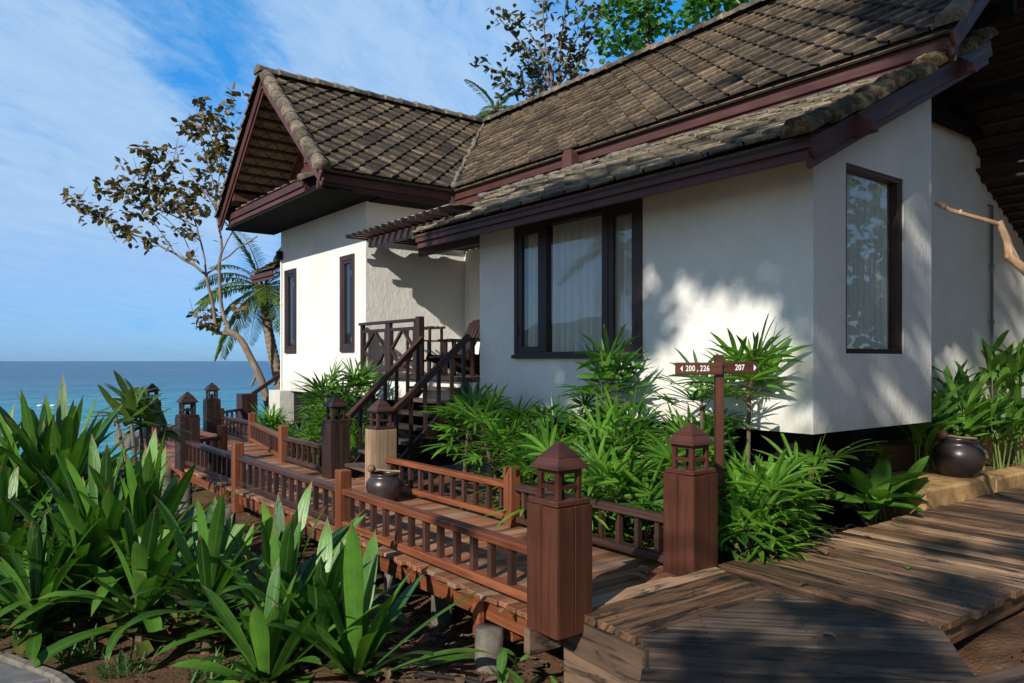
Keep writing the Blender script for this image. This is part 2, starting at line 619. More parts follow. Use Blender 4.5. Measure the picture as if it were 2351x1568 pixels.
def leaf_mat(name, c0, c1, rough=.38, trans=.3, rib=None, tip=None, spec=.5, ribs=.25):
    m, nt, b = M(name, rough, spec)
    t = nd(nt, 'ShaderNodeTexCoord')
    s = nd(nt, 'ShaderNodeSeparateXYZ')
    lk(nt, t.outputs['UV'], s.inputs[0])
    u, v = s.outputs[0], s.outputs[1]
    c = ramp(nt, attr(nt), [(0, c0), (1, c1)])
    k = maprange(nt, noise(nt, t.outputs['Object'], 6, 4, .6), .3, .7, .72, 1.3)
    c = mixc(nt, 1.0, c, k, 'MULTIPLY')
    st = noise(nt, mapping(nt, t.outputs['UV'], (.6, 26, 1)), 1, 2, .5)
    c = mixc(nt, 1.0, c, maprange(nt, st, .3, .7, .86, 1.14), 'MULTIPLY')
    if rib:
        e = mth(nt, 'ABSOLUTE', mth(nt, 'SUBTRACT', v, .5))
        c = mixc(nt, ramp(nt, e, [(.015, (.6, .6, .6)), (.10, (0, 0, 0))]), c, rib)
    if tip:
        q = mth(nt, 'ADD', u, mth(nt, 'MULTIPLY', mth(nt, 'SUBTRACT', noise(nt, t.outputs['Object'], 22, 3), .5), .3))
        c = mixc(nt, ramp(nt, q, [(.93, (0, 0, 0)), (.985, (1, 1, 1))]), c, tip)
    lk(nt, c, b.inputs['Base Color'])
    bump(nt, b, st, ribs, .006)
    tl = nd(nt, 'ShaderNodeBsdfTranslucent')
    lk(nt, mixc(nt, 1.0, c, (1.5, 1.7, .7), 'MULTIPLY'), tl.inputs[0])
    mx = nd(nt, 'ShaderNodeMixShader')
    mx.inputs[0].default_value = trans
    lk(nt, b.outputs[0], mx.inputs[1])
    lk(nt, tl.outputs[0], mx.inputs[2])
    lk(nt, mx.outputs[0], nt.nodes['Material Output'].inputs[0])
    return m


LEAF = {
    'strap': leaf_mat('strap_leaf', (.017, .066, .010), (.105, .25, .030), .34, .22, rib=(.10, .22, .05), tip=(.20, .12, .05), spec=.55, ribs=.6),
    'strap_dry': leaf_mat('trimmed_strap_leaf', (.035, .085, .015), (.12, .125, .03), .4, .2, tip=(.10, .055, .03)),
    'fan': leaf_mat('fan_palm_leaf', (.018, .075, .010), (.14, .31, .035), .32, .36, tip=(.20, .15, .06)),
    'lance': leaf_mat('lance_leaf', (.045, .125, .016), (.12, .26, .035), .33, .34, rib=(.13, .22, .06)),
    'croton': leaf_mat('croton_leaf', (.20, .20, .02), (.06, .11, .02), .35, .25, rib=(.42, .34, .03)),
    'almond': leaf_mat('almond_leaf', (.055, .042, .014), (.17, .115, .034), .45, .22),
    'bronze': leaf_mat('bronze_leaf', (.045, .030, .014), (.075, .075, .020), .42, .25),
    'vine': leaf_mat('vine_leaf', (.020, .068, .010), (.085, .23, .03), .45, .35),
    'palm': leaf_mat('coconut_leaf', (.055, .115, .018), (.17, .24, .04), .4, .25),
    'dry': leaf_mat('dead_leaf', (.14, .075, .035), (.26, .16, .085), .8, .1),
    'litter': leaf_mat('dead_litter_leaf', (.035, .020, .012), (.16, .095, .055), .85, .05),
    'frangipani': leaf_mat('frangipani_leaf', (.05, .105, .02), (.12, .19, .035), .4, .35, rib=(.09, .14, .05)),
    'grass': leaf_mat('tuft_leaf', (.035, .10, .02), (.07, .17, .04), .45, .3),
}
MAT['bark'] = wood('tree_bark', (.12, .085, .06), (.27, .20, .15), .85, (.9, 1.1), (3, 6), .6)
MAT['palmbark'] = wood('palm_bark', (.11, .075, .05), (.25, .18, .125), .85, (.9, 1.1), (16, 1.2), .8)
MAT['stem'] = wood('plant_stem', (.07, .05, .03), (.16, .11, .065), .8, (.9, 1.1), (8, 4), .5)
MAT['greenstem'] = simple('green_stem', (.11, .16, .04), .5, .4, 0, 8, .1)
MAT['cutbranch'] = wood('pale_branch_bark', (.20, .11, .06), (.50, .32, .19), .85, (.95, 1.05), (9, 7), 1.0)


def soil_mat():
    m, nt, b = M('red_soil', .95, .15)
    t = nd(nt, 'ShaderNodeTexCoord')
    o = t.outputs['Object']
    n = noise(nt, o, 5, 8, .7)
    c = ramp(nt, n, [(.25, (.05, .030, .019)), (.55, (.13, .075, .045)), (.8, (.22, .135, .085))])
    c = mixc(nt, ramp(nt, noise(nt, o, .8, 4), [(.4, (0, 0, 0)), (.65, (.7, .7, .7))]), c, (.17, .085, .045))
    lk(nt, c, b.inputs['Base Color'])
    bump(nt, b, mth(nt, 'ADD', n, mth(nt, 'MULTIPLY', noise(nt, o, 40, 4), .4)), .9, .05)
    return m


MAT['soil'] = soil_mat()


def sea_mat():
    m, nt, b = M('sea_water', .18, .14)
    t = nd(nt, 'ShaderNodeTexCoord')
    o = t.outputs['Object']
    s = nd(nt, 'ShaderNodeSeparateXYZ')
    lk(nt, o, s.inputs[0])
    # pale sand shows through the shallows, deep water beyond (y runs out from the shore)
    d = mth(nt, 'ADD', s.outputs[1], mth(nt, 'MULTIPLY', mth(nt, 'SUBTRACT', noise(nt, mapping(nt, o, (.012, .05, 1)), 1, 4), .5), 60))
    c = ramp(nt, maprange(nt, d, 20, 520, 0, 1), [(0, (.07, .25, .36)), (.055, (.030, .34, .42)), (.13, (.018, .31, .42)), (.26, (.012, .15, .28)), (.5, (.012, .10, .22)), (1, (.012, .085, .19))])
    v1 = mapping(nt, o, (.42, .95, 1), rot=(0, 0, R(-8)))
    w = noise(nt, v1, 1.0, 5, .62, .5)
    w2 = noise(nt, mapping(nt, o, (.05, .16, 1), rot=(0, 0, R(-12))), 1.0, 6, .68, .4)
    w3 = noise(nt, mapping(nt, o, (.008, .03, 1), rot=(0, 0, R(-10))), 1.0, 6, .7, .3)
    c = mixc(nt, 1.0, c, maprange(nt, w3, .35, .65, .78, 1.25), 'MULTIPLY')
    lk(nt, c, b.inputs['Base Color'])
    h = mth(nt, 'ADD', w, mth(nt, 'MULTIPLY', w2, 3.0))
    bump(nt, b, mth(nt, 'ADD', h, mth(nt, 'MULTIPLY', w3, 9.0)), 1.0, 2.2)
    return m


MAT['sea'] = sea_mat()

# ================================================================== SETTING
def ground_z(x, y):
    z = -.50
    z += .28 * min(1, max(0, (x - 4.6) / 1.2)) * min(1, max(0, (11 - y) / 3))
    z += .04 * math.sin(x * 1.7 + 1) * math.sin(y * 1.3) - .06 * min(1, max(0, (x - 2.4) / .6)) * (1 if x < 5 else 0)
    z -= .28 * min(1, max(0, (y - 7) / 4)) * (1 if x < 5 else .3)
    # the bank falls to the sea
    e = y + .15 * x - 21
    if e > 0:
        z -= min(5.5, e * .55)
    e2 = -x - 4
    if e2 > 0:
        z -= min(.8, e2 * .1)
    if y < 1.9 and x > 4.4:
        z = max(z, -.24 + .03 * math.sin(x * 3))
    return z


mb = MB()
xs = [-60, -40, -25, -15, -10] + [-7 + .3 * k for k in range(84)] + [20, 24, 30, 40, 60]
ys = [-60, -40, -25, -15] + [-8 + .4 * k for k in range(94)] + [30.5, 32, 34, 38]
for y in ys:
    for x in xs:
        mb.v.append((x, y, ground_z(x, y) + (random.random() - .5) * .035))
W = len(xs)
for j in range(len(ys) - 1):
    for i in range(W - 1):
        a = j * W + i
        mb.face((a, a + 1, a + W + 1, a + W), 0, .5)
tag(mb.build('ground', MAT['soil'], smooth=True), kind='structure')

SEA_Z = -3.2
mb = MB()
n = 64
mb.poly([(9000 * math.cos(2 * math.pi * k / n), 9000 * math.sin(2 * math.pi * k / n), 0) for k in range(n)])
sea = mb.build('sea', MAT['sea'])
sea.location = (0, 0, SEA_Z)
tag(sea, kind='structure')

# wooded headland across the bay (it shows in the window glass)
mb = MB()
N = 60
for j in range(2):
    pass
prof = [0 if k in (0, N) else 1 for k in range(N + 1)]
for k in range(N + 1):
    a = R(100 + 75 * k / N)
    h = 50 * math.sin(math.pi * k / N) ** .6 * (1 + .25 * math.sin(k * .55) + .12 * math.sin(k * 1.7)) * prof[k]
    for q, (rr, zf) in enumerate(((780, 0), (900, .62), (1010, 1), (1200, .7), (1400, 0))):
        mb.v.append((rr * math.cos(a), rr * math.sin(a), SEA_Z + h * zf + random.uniform(-2, 2) * (q in (1, 2, 3))))
for k in range(N):
    for q in range(4):
        a = k * 5 + q
        mb.face((a, a + 1, a + 6, a + 5)[::-1])
MAT['hill'] = simple('wooded_hill', (.016, .028, .014), .9, .1, 0, .05, 0, .5)
tag(mb.build('hills', MAT['hill'], smooth=True), kind='structure')


# ------------------------------------------------------------------ decks
def planks(mb, poly, ang, width, gap, z, thick=.035, mat=0, jz=.004, start=None, jl=0, nails=()):
    """boards running along ang, clipped to a convex plan polygon"""
    d = (math.cos(ang), math.sin(ang)); n = (-d[1], d[0])
    t0 = min(p[0] * n[0] + p[1] * n[1] for p in poly)
    t1 = max(p[0] * n[0] + p[1] * n[1] for p in poly)
    t = t0 if start is None else start
    while t < t1 - .01:
        w = width * random.uniform(.93, 1.07)
        q = clip(clip(poly, n, t + w - gap), (-n[0], -n[1]), -t)
        t += w
        if len(q) < 3:
            continue
        if jl:
            s = random.uniform(-jl, jl)
            m_ = sum(p[0] * d[0] + p[1] * d[1] for p in q) / len(q)
            q = [(p[0] + d[0] * s * (1 if p[0] * d[0] + p[1] * d[1] > m_ else -1), p[1] + d[1] * s * (1 if p[0] * d[0] + p[1] * d[1] > m_ else -1)) for p in q]
        o = random.random() * 30
        zz_ = z + random.uniform(-jz, jz)
        for tn in nails:
            for f in (.25, .75):
                a_ = tn + random.uniform(-.012, .012); b_ = t - w + (w - gap) * f
                x_, y_ = d[0] * a_ + n[0] * b_, d[1] * a_ + n[1] * b_
                r_ = .0065
                mb.poly([(x_ - r_, y_ - r_, zz_ + .0025), (x_ + r_, y_ - r_, zz_ + .0025), (x_ + r_, y_ + r_, zz_ + .0025), (x_ - r_, y_ + r_, zz_ + .0025)], 1, .5)
        mb.extrude(q, zz_ - thick, zz_, mat, None, lambda p: (o + p[0] * d[0] + p[1] * d[1], o * .3 + p[0] * n[0] + p[1] * n[1]))


DZ = -.06     # the red walkway lies a little below the old path
mb = MB()
planks(mb, [(3.12, 3.78), (4.78, 3.78), (4.74, 12.2), (3.12, 12.6)], 0, .118, .008, DZ, jl=.03)
planks(mb, [(3.05, 12.6), (4.74, 12.2), (5.35, 15.4), (5.35, 17.6), (3.6, 17.6)], R(4), .125, .008, DZ, jl=.02)
planks(mb, [(4.74, 9.05), (5.0, 9.1), (5.0, 9.9), (4.74, 9.85)], R(90), .12, .008, DZ)
for x in (3.20, 3.9, 4.6):
    mb.beam((x, 3.75, DZ - .12), (x, 12.5, DZ - .12), .07, .15, mat=1)
mb.beam((3.2, 12.5, DZ - .12), (3.65, 17.6, DZ - .12), .07, .15, mat=1)
mb.beam((4.6, 12.2, DZ - .12), (5.3, 17.6, DZ - .12), .07, .15, mat=1)
for y in (4.3, 6.55, 8.2, 10.1, 12.3, 14.6):
    mb.beam((3.26, y, DZ - .26), (4.9, y, DZ - .26), .11, .13, mat=1)
    mb.beam((3.12, y + .12, DZ - .16), (3.12, y + .2, DZ - .16), .05, .30, mat=1)
tag(mb.build('walkway', [MAT['deck_red'], MAT['rail_red']], bevel=.004), 'reddish plank walkway on piles leading to the sea', kind='structure')

mb = MB()
planks(mb, [(3.24, 3.06), (4.62, 3.06), (4.84, 3.75), (3.29, 3.75)], 0, .172, .011, 0, .05, mat=0, jl=.02, nails=(3.40, 4.5))
tag(mb.build('border_boards', [MAT['deck_old'], MAT['black']], bevel=.004), kind='structure')
mb = MB()
planks(mb, [(4.80, 2.04), (4.84, 3.74), (4.63, 3.05), (4.63, 2.2)][:3] + [(4.65, 3.06)], R(90), .16, .007, 0, .05)
planks(mb, [(4.84, 2.05), (15.5, 2.05), (15.5, 3.75), (4.9, 3.75)], R(90), .165, .012, .0, .05, jl=.025, nails=(2.14, 2.9, 3.62))
mb.beam((4.9, 2.14, -.12), (15.5, 2.14, -.12), .07, .14, mat=0)
mb.beam((4.9, 3.62, -.12), (15.5, 3.62, -.12), .07, .14, mat=0)
tag(mb.build('plank_path', [MAT['deck_old'], MAT['black']], bevel=.004), kind='structure')
mb = MB()
planks(mb, [(3.20, 2.94), (3.27, 3.05), (4.62, 3.05), (4.79, 2.03), (4.12, 1.56), (1.0, -1.3), (-.2, -.2), (2.72, 2.54)], R(-45), .205, .012, 0, .05, jl=.0, nails=(.55, 1.15))
mb.beam((3.17, 2.90, -.03), (-.2, -.24, -.03), .03, .055)
tag(mb.build('junction_deck', [MAT['deck_grey'], MAT['black']], bevel=.004), kind='structure')
mb = MB()
mb.beam((3.31, 3.72, -.165), (3.245, 2.96, -.165), .06, .22)
mb.beam((3.33, 3.74, -.40), (3.27, 2.96, -.40), .06, .24)
mb.beam((3.24, 2.95, -.42), (2.6, 2.36, -.42), .06, .26)
mb.beam((3.02, 3.78, -.19), (4.9, 3.76, -.19), .06, .16)
mb.beam((3.20, 2.92, -.17), (-.2, -.32, -.17), .06, .2)
tag(mb.build('deck_joists', MAT['deck_grey']), kind='structure')
mb = MB()
for a, b, w in (((4.40, 1.72), (5.5, 1.40), .16), ((4.33, 1.54), (5.5, 1.2), .16)):
    mb.beam((*a, -.15), (*b, -.15), w, .05)
tag(mb.build('path_step_boards', MAT['deck_grey']), kind='structure')
# stone path at the corner of the planting bed
mb = MB()
for (a, b, c, d_) in (((-.6, 6.9), (.36, 6.2), (.62, 5.62), (-.6, 5.9)), ((-.6, 5.85), (.6, 5.55), (.72, 4.9), (-.6, 5.1)), ((-.6, 5.0), (.7, 4.84), (.8, 4.0), (-.6, 4.2))):
    mb.extrude([a, b, c, d_], -.55, -.42)
ps = [(-.62, 7.0), (.40, 6.24), (.66, 5.6), (.78, 4.9), (.88, 3.9)]
for a, b in zip(ps, ps[1:]):
    mb.beam((*a, -.44), (*b, -.44), .07, .08, mat=1)
tag(mb.build('stone_path', [MAT['greystone'], MAT['mortar']], bevel=.012), kind='structure')
mb = MB()
planks(mb, [(3.6, 17.75), (7.5, 17.9), (7.5, 20.2), (3.4, 19.6)], 0, .6, .015, DZ - .02, .3)
tag(mb.build('paved_landing', MAT['greystone'], bevel=.01), kind='structure')

# concrete piles under the walkway
proto = None
for (x, y, s) in ((3.10, 4.30, 1), (3.34, 5.3, .9), (3.28, 6.0, .85), (3.22, 6.55, .9), (3.08, 8.22, .98), (3.5, 8.9, .8), (3.08, 10.1, .95), (3.12, 12.3, .95), (4.55, 6.4, .9), (4.55, 8.2, .9), (4.5, 10.1, .9), (3.4, 14.6, .9)):
    if proto is None:
        mb = MB()
        mb.tube([(0, 0, -.75), (0, 0, -.4), (0.004, 0.002, 0)], [.105, .101, .10], 18)
        proto = mb.build('concrete_pile', MAT['concrete'], smooth=True)
        o = proto
    else:
        o = proto.copy(); COL.objects.link(o)
    o.location = (x, y, DZ - .20)
    o.scale = (s, s, 1 + max(0, (y - 7)) * .06)
    o.rotation_euler = (0, 0, x * y)
    tag(o, 'round grey concrete pile under the red walkway', 'pile', 'concrete piles under the walkway')
proto['label'] = 'stained grey concrete pile under the walkway nearest the front lantern post'


# ================================================================== BUNGALOW
EV, RG = 4.90, 7.30          # tile level at eave and ridge
XE, XR = 8.0, 10.7           # main eave and ridge lines
YC = 15.05                   # ridge of the front wing
bung = thing('bungalow', 'white plastered bungalow with brown tiled gable roofs and dark wood trim', 'house', (7.5, 9, .9))
NV = V((0, 0, 1))


def tiled(name, O, U, Vd, region, mats, parent, D=.40, H=.068, jit=.006):
    """kite tiles: squares on their corner, each lower edge standing over the tile below"""
    O = V(O); U = V(U).normalized(); Vd = V(Vd).normalized()
    Nn = U.cross(Vd).normalized()
    if Nn.z < 0:
        Nn = -Nn
    hp = halfplanes(region)
    us = [p[0] for p in region]; vs = [p[1] for p in region]
    mb = MB()
    step = H / 2
    j = int(math.floor(min(vs) / (D / 2))) - 1
    while j * D / 2 < max(vs) + D:
        i0 = int(math.floor(min(us) / D)) - 1
        for i in range(i0, int(max(us) / D) + 3):
            cu = (i + (j % 2) * .5) * D; cv_ = j * D / 2
            ju = random.uniform(-jit, jit); jh = random.uniform(-jit, jit) * 1.2
            pts = [(cu + ju, cv_ - D / 2 - .012), (cu + D / 2 + ju, cv_), (cu + ju, cv_ + D / 2), (cu - D / 2 + ju, cv_)]
            def hh(p):
                return H * (cv_ + D / 2 - p[1]) / D + jh
            def P3(p, dz=0):
                return O + U * p[0] + Vd * p[1] + Nn * (hh(p) + dz)
            q = pts
            for n_, d_ in hp:
                q = clip(q, n_, d_)
                if len(q) < 3:
                    break
            if len(q) < 3:
                continue
            r = random.random()
            mb.poly([P3(p) for p in q], 0, r, [(p[0], p[1]) for p in q])
            # the raised lower lip: sunward edge brown, far edge dark, sunlight put into colour
            for lit, a, b in ((1, pts[3], pts[0]), (0, pts[0], pts[1])):
                seg = [a, b]
                ok = True
                for n_, d_ in hp:
                    da = n_[0] * seg[0][0] + n_[1] * seg[0][1] - d_
                    db = n_[0] * seg[1][0] + n_[1] * seg[1][1] - d_
                    if da > 0 and db > 0:
                        ok = False; break
                    if da > 0 or db > 0:
                        t = da / (da - db)
                        m_ = (seg[0][0] + (seg[1][0] - seg[0][0]) * t, seg[0][1] + (seg[1][1] - seg[0][1]) * t)
                        if da > 0: seg[0] = m_
                        else: seg[1] = m_
                if ok:
                    mb.poly([P3(seg[0], -step - .012), P3(seg[1], -step - .012), P3(seg[1]), P3(seg[0])], lit, r)
                    # worn rounded shoulder of the lip, drawn on the sunlit edge only
                    mid = ((a[0] + b[0]) / 2, (a[1] + b[1]) / 2)
                    inw = V((cu - mid[0], cv_ - mid[1])); inw.normalize()
                    k = .04
                    s2 = [(s_[0] + inw.x * k, s_[1] + inw.y * k) for s_ in seg]
                    inside = all(n_[0] * s_[0] + n_[1] * s_[1] <= d_ for n_, d_ in hp for s_ in s2)
                    if inside and lit:
                        mb.poly([P3(seg[0], .0), P3(seg[1], .0), P3(s2[1], .010), P3(s2[0], .010)], 1, r)
                        mb.poly([P3(s2[0], .010), P3(s2[1], .010), P3(s2[1], -.004), P3(s2[0], -.004)], 1, r)
        j += 1
    return mb.build(name, mats, parent)


def slab(mb, O, U, Vd, region, t=.03, down=.03, mat=0):
    """the boarding under the tiles; its lower face carries the tile underside"""
    O = V(O); U = V(U).normalized(); Vd = V(Vd).normalized()
    Nn = U.cross(Vd).normalized()
    if Nn.z < 0: Nn = -Nn
    pts = [O + U * p[0] + Vd * p[1] - Nn * down for p in region]
    low = [p - Nn * t for p in pts]
    mb.poly(pts, mat, .5, region)
    mb.poly(low[::-1], mat, .5, region[::-1])
    for k in range(len(pts)):
        k2 = (k + 1) % len(pts)
        mb.poly([low[k], low[k2], pts[k2], pts[k]], mat, .5)


def battens(mb, O, U, Vd, u0, u1, v0, v1, step=.24, down=.085, w=.05, h=.04):
    O = V(O); U = V(U).normalized(); Vd = V(Vd).normalized()
    Nn = U.cross(Vd).normalized()
    if Nn.z < 0: Nn = -Nn
    v = v0
    while v < v1:
        f = u1(v) if callable(u1) else u1
        g = u0(v) if callable(u0) else u0
        if f > g:
            mb.beam(O + U * g + Vd * v - Nn * down, O + U * f + Vd * v - Nn * down, w, h, up=Nn)
        v += step


def ridge_caps(mb, p0, p1, up, n, r=.13, seg=8, flip=1, squash=.75, droop=.0, irregular=.006):
    p0 = V(p0); p1 = V(p1); d = (p1 - p0).normalized(); L = (p1 - p0).length
    up = (V(up) - d * V(up).dot(d)).normalized(); sd = d.cross(up)
    for k in range(n):
        a = p0 + d * (L * k / n); b = p0 + d * (L * (k + 1) / n + .05)
        j = V([random.uniform(-irregular, irregular) for _ in range(3)])
        r0 = r * 1.16; r1 = r * .90
        rn = random.random()
        i = len(mb.v)
        rings = ((0, r0), (.10, r0 * 1.02), (.22, r0 * .93), (1, r1))
        for tt, rr in rings:
            c = a + (b - a) * tt + j
            for s_ in range(seg + 1):
                t = math.pi * (s_ / seg) * 1.12 - math.pi * .06
                mb.v.append(tuple(c + sd * (rr * math.cos(t)) + up * (rr * squash * math.sin(t) - droop)))
        for q in range(len(rings) - 1):
            for s_ in range(seg):
                x = i + q * (seg + 1) + s_
                mb.face((x, x + 1, x + seg + 2, x + seg + 1), 0, rn)
        mb.face([i + s_ for s_ in range(seg + 1)][::-1], 0, rn)


SL = math.hypot(XR - XE, RG - EV)
vmain = V((XR - XE, 0, RG - EV))
vwing_r = V((0, YC - 12.3, RG - EV))       # right-hand slope of the wing climbs +Y
SW = vwing_r.length
YG = 3.30                                   # main gable rake
XG = 5.28                                   # wing gable rake

# roofs ---------------------------------------------------------------
r1 = [(0, 0), (12.3 - YG, 0), (YC - YG, SL), (0, SL)]
roof = tiled('main_roof', (XE, YG, EV), (0, 1, 0), vmain, r1, TILE, bung)
mb = MB()
slab(mb, (XE, YG, EV), (0, 1, 0), vmain, r1)
mb.build('tile_underside', MAT['under'], roof)
mb = MB()
slab(mb, (2 * XR - XE, YG, EV), (0, 1, 0), (-(XR - XE), 0, RG - EV), [(0, 0), (14, 0), (14, SL), (0, SL)])
mb.build('tile_underside', MAT['under_dark'], roof)
mb = MB()
battens(mb, (2 * XR - XE, YG, EV), (0, 1, 0), (-(XR - XE), 0, RG - EV), .05, 2.6, .1, SL, .24)
for q in (1.1, 2.4):
    pass
mb.build('batten', MAT['darkwood'], roof)
mb = MB()
ridge_caps(mb, (XR, YG - .05, RG + .06), (XR, YC, RG + .06), NV, 30, .15)
mb.build('ridge_tiles', CAP[0], roof, smooth=True)
mb = MB()
ridge_caps(mb, V((XE - .06, YG, EV + .03)), V((XR, YG, RG + .03)), (-1, 0, 1), 10, .13)
mb.build('rake_tiles', CAP[0], roof, smooth=True)

rw = [(0, 0), (XE - XG, 0), (XR - XG, SW), (0, SW)]
wing = tiled('wing_roof', (XG, 12.3, EV), (1, 0, 0), vwing_r, rw, TILE, bung)
wl = V((0, -(YC - 12.3), RG - EV))
YL = 2 * YC - 12.3
mb = MB()
slab(mb, (XG, 12.3, EV), (1, 0, 0), vwing_r, rw)
mb.build('tile_underside', MAT['under'], wing)
mb = MB()
slab(mb, (XG, YL, EV), (1, 0, 0), wl, [(0, -.05), (7, -.05), (7, SW), (0, SW)])
mb.build('tile_underside', MAT['under'], wing)
tiled('left_slope_tiles', (XG, YL, EV), (1, 0, 0), wl, [(0, 0), (7, 0), (7, SW), (0, SW)], TILE, wing)
mb = MB()
battens(mb, (XG, YL, EV), (1, 0, 0), wl, .04, 1.17, .12, SW - .2, .235)
battens(mb, (XG, 12.3, EV), (1, 0, 0), vwing_r, .04, 1.17, .12, SW - .2, .235)
mb.build('batten', MAT['darkwood'], wing)
mb = MB()
ridge_caps(mb, (XG - .12, YC, RG + .05), (XR, YC, RG + .05), NV, 14, .15)
mb.build('ridge_tiles', CAP[0], wing, smooth=True)
mb = MB()
ridge_caps(mb, (XG + .03, 12.22, EV - .02), (XG + .03, YC - .06, RG + .0), (-.15, -1, 1), 12, .135, squash=.9)
ridge_caps(mb, (XG + .03, YL + .08, EV - .02), (XG + .03, YC + .06, RG + .0), (-.15, 1, 1), 12, .135, squash=.9)
mb.build('rake_tiles', CAP[0], wing, smooth=True)
# mortar along the valley
mb = MB()
vp = [V((XE - .02, 12.27, EV + .03)) + (V((XR, YC, RG + .05)) - V((XE, 12.3, EV))) * (k / 30) + V((random.uniform(-.03, .03), random.uniform(-.03, .03), random.uniform(-.005, .02))) for k in range(31)]
mb.tube(vp, [random.uniform(.025, .07) for _ in vp], 6)
mb.build('valley_mortar', MAT['mortar'], wing, smooth=True)

# skirt roof of the room in front (lower, older tiles)
XS0, XS1 = 5.74, 9.3
ES = 3.48
KS = .478
vsk = V((1, 0, KS)).normalized()
LS = math.hypot(XS1 - XS0, KS * (XS1 - XS0))
YS0, YS1 = 3.48, 10.0
rs = [(0, 0), (YS1 - YS0, 0), (YS1 - YS0 + .7, LS * .64), (YS1 - YS0 + .7, LS), (0, LS)]
lo = tiled('lower_roof', (XS0, YS0, ES), (0, 1, 0), vsk, rs, TILE_OLD, bung, H=.055, jit=.008)
mb = MB()
slab(mb, (XS0, YS0, ES), (0, 1, 0), vsk, rs)
mb.build('tile_underside', MAT['under'], lo)
mb = MB()
# its twin behind the house
slab(mb, (2 * XR - XS0 + .1, YS0, ES), (0, 1, 0), (-1, 0, KS), [(0, 0), (6, 0), (6, 2.8), (0, 2.8)])
mb.build('tile_underside', MAT['under_dark'], lo)
mb = MB()
mb.box((13.42, 6.3, 4.72), (.05, 6.0, .5), axis=1)
mb.build('rear_fascia', MAT['darkwood'], lo)
mb = MB()
battens(mb, (2 * XR - XS0 + .1, YS0, ES), (0, 1, 0), (-1, 0, KS), .05, 1.7, .1, 2.7, .24)
mb.build('batten', MAT['darkwood'], lo)
mb = MB()
ridge_caps(mb, V((XS0 - .10, YS0 + .03, ES - .02)), V((XS1 + .05, YS0 + .03, ES + KS * (XS1 - XS0) + .02)), NV, 10, .125, squash=.85, irregular=.02)
o = mb.build('rake_tiles', MOSSCAP[0], lo, smooth=True)
o.modifiers.new('sub', 'SUBSURF').subdivision_type = 'SIMPLE'
o.modifiers['sub'].levels = 2; o.modifiers['sub'].render_levels = 2
tx = bpy.data.textures.new('crust', 'CLOUDS'); tx.noise_scale = .09; tx.noise_depth = 4
dm = o.modifiers.new('crust', 'DISPLACE'); dm.texture = tx; dm.strength = .032; dm.mid_level = .5; dm.texture_coords = 'GLOBAL'
mb = MB()
for k in range(46):
    y = 3.9 + 7.4 * k / 46
    mb.tube([(XE - .02 + random.uniform(-.03, .02), y, 4.60 + random.uniform(-.02, .02)), (XE - .02 + random.uniform(-.03, .02), y + .2, 4.60)], [.055 * random.uniform(.3, 1.2) * (1 if y > 7.2 else .4)] * 2, 6)
for k in range(14):
    t = k / 14
    mb.tube([V((XS0 + .05 + random.uniform(-.04, .04), YS1 + .0, ES + .03)) + V((2.2, .62, 1.05)) * t, V((XS0 + .1, YS1 + random.uniform(-.04, .04), ES + .03)) + V((2.2, .62, 1.05)) * (t + .08)], [random.uniform(.03, .065), random.uniform(.03, .06)], 7)
mb.build('ridge_mortar', MAT['mortar'], lo, smooth=True)


# fascias: two boards, the lower one standing proud
def fascia(mb, a, b, out, top, h1=.155, h2=.14):
    a = V(a); b = V(b); out = V(out)
    mb.beam(a + NV * (top - h1 / 2) + out * .0, b + NV * (top - h1 / 2), .035, h1)
    mb.beam(a + NV * (top - h1 - h2 / 2 + .02) - out * .036, b + NV * (top - h1 - h2 / 2 + .02) - out * .036, .035, h2)


mb = MB()
fascia(mb, (XE + .11, YG + .02, 0), (XE + .11, 12.42, 0), (-1, 0, 0), EV - .03)
fascia(mb, (XG + .04, 12.45, 0), (XE + .05, 12.45, 0), (0, -1, 0), EV - .04)
fascia(mb, (XS0 + .05, YS0 - .02, 0), (XS0 + .05, YS1 - .1, 0), (-1, 0, 0), ES - .0, .115, .105)
mb.build('fascia', MAT['fascia'], bung, bevel=.006)
mb = MB()


def rake(a, b, out, h=.17):
    mb = MB()
    a = V(a); b = V(b); out = V(out)
    mb.beam(a, b, .035, h, up=NV)
    mb.beam(a - out * .037 + NV * (-.10), b - out * .037 + NV * (-.10), .035, h * .8, up=NV)
    mb.build('barge_board', MAT['fascia'], bung, bevel=.006)


rake((XG - .005, 12.20, EV - .17), (XG - .005, YC, RG - .14), (-1, 0, 0))
rake((XG - .005, YL + .1, EV - .17), (XG - .005, YC, RG - .14), (-1, 0, 0))
rake((XE, YG - .01, EV - .13), (XR, YG - .01, RG - .1), (0, -1, 0))
rake((2 * XR - XE, YG - .01, EV - .13), (XR, YG - .01, RG - .1), (0, -1, 0))
rake((XS0 + .02, YS0 - .02, ES - .13), (XS1 + .05, YS0 - .02, ES + KS * (XS1 - XS0) - .11), (0, -1, 0))
rake((2 * XR - XS0 + .1, YS0 - .02, ES - .13), (13.2, YS0 - .02, ES + 1.0), (0, -1, 0))
# projecting purlins and brackets
for x, zb in ((6.44, 3.56), (8.50, 4.56)):
    mb = MB()
    mb.prism([(x, 3.30, zb + .03), (x, 3.30, zb + .10), (x, 3.46, zb + .22), (x, 4.0, zb + .24), (x, 4.0, zb)], (.11, 0, 0))
    mb.build('purlin', MAT['fascia'], bung)
mb = MB()
mb.prism([(XE - .06, 9.05, 4.60), (XE - .06, 9.05, 4.84), (XE - .06, 9.0, 4.91), (XE - .06, 8.86, 4.91), (XE - .06, 8.82, 4.84), (XE - .06, 8.82, 4.60)], (.2, 0, 0))
mb.build('beam_end', MAT['fascia'], bung)

# walls ---------------------------------------------------------------
WB = .92
FX = 6.46
bev = .02


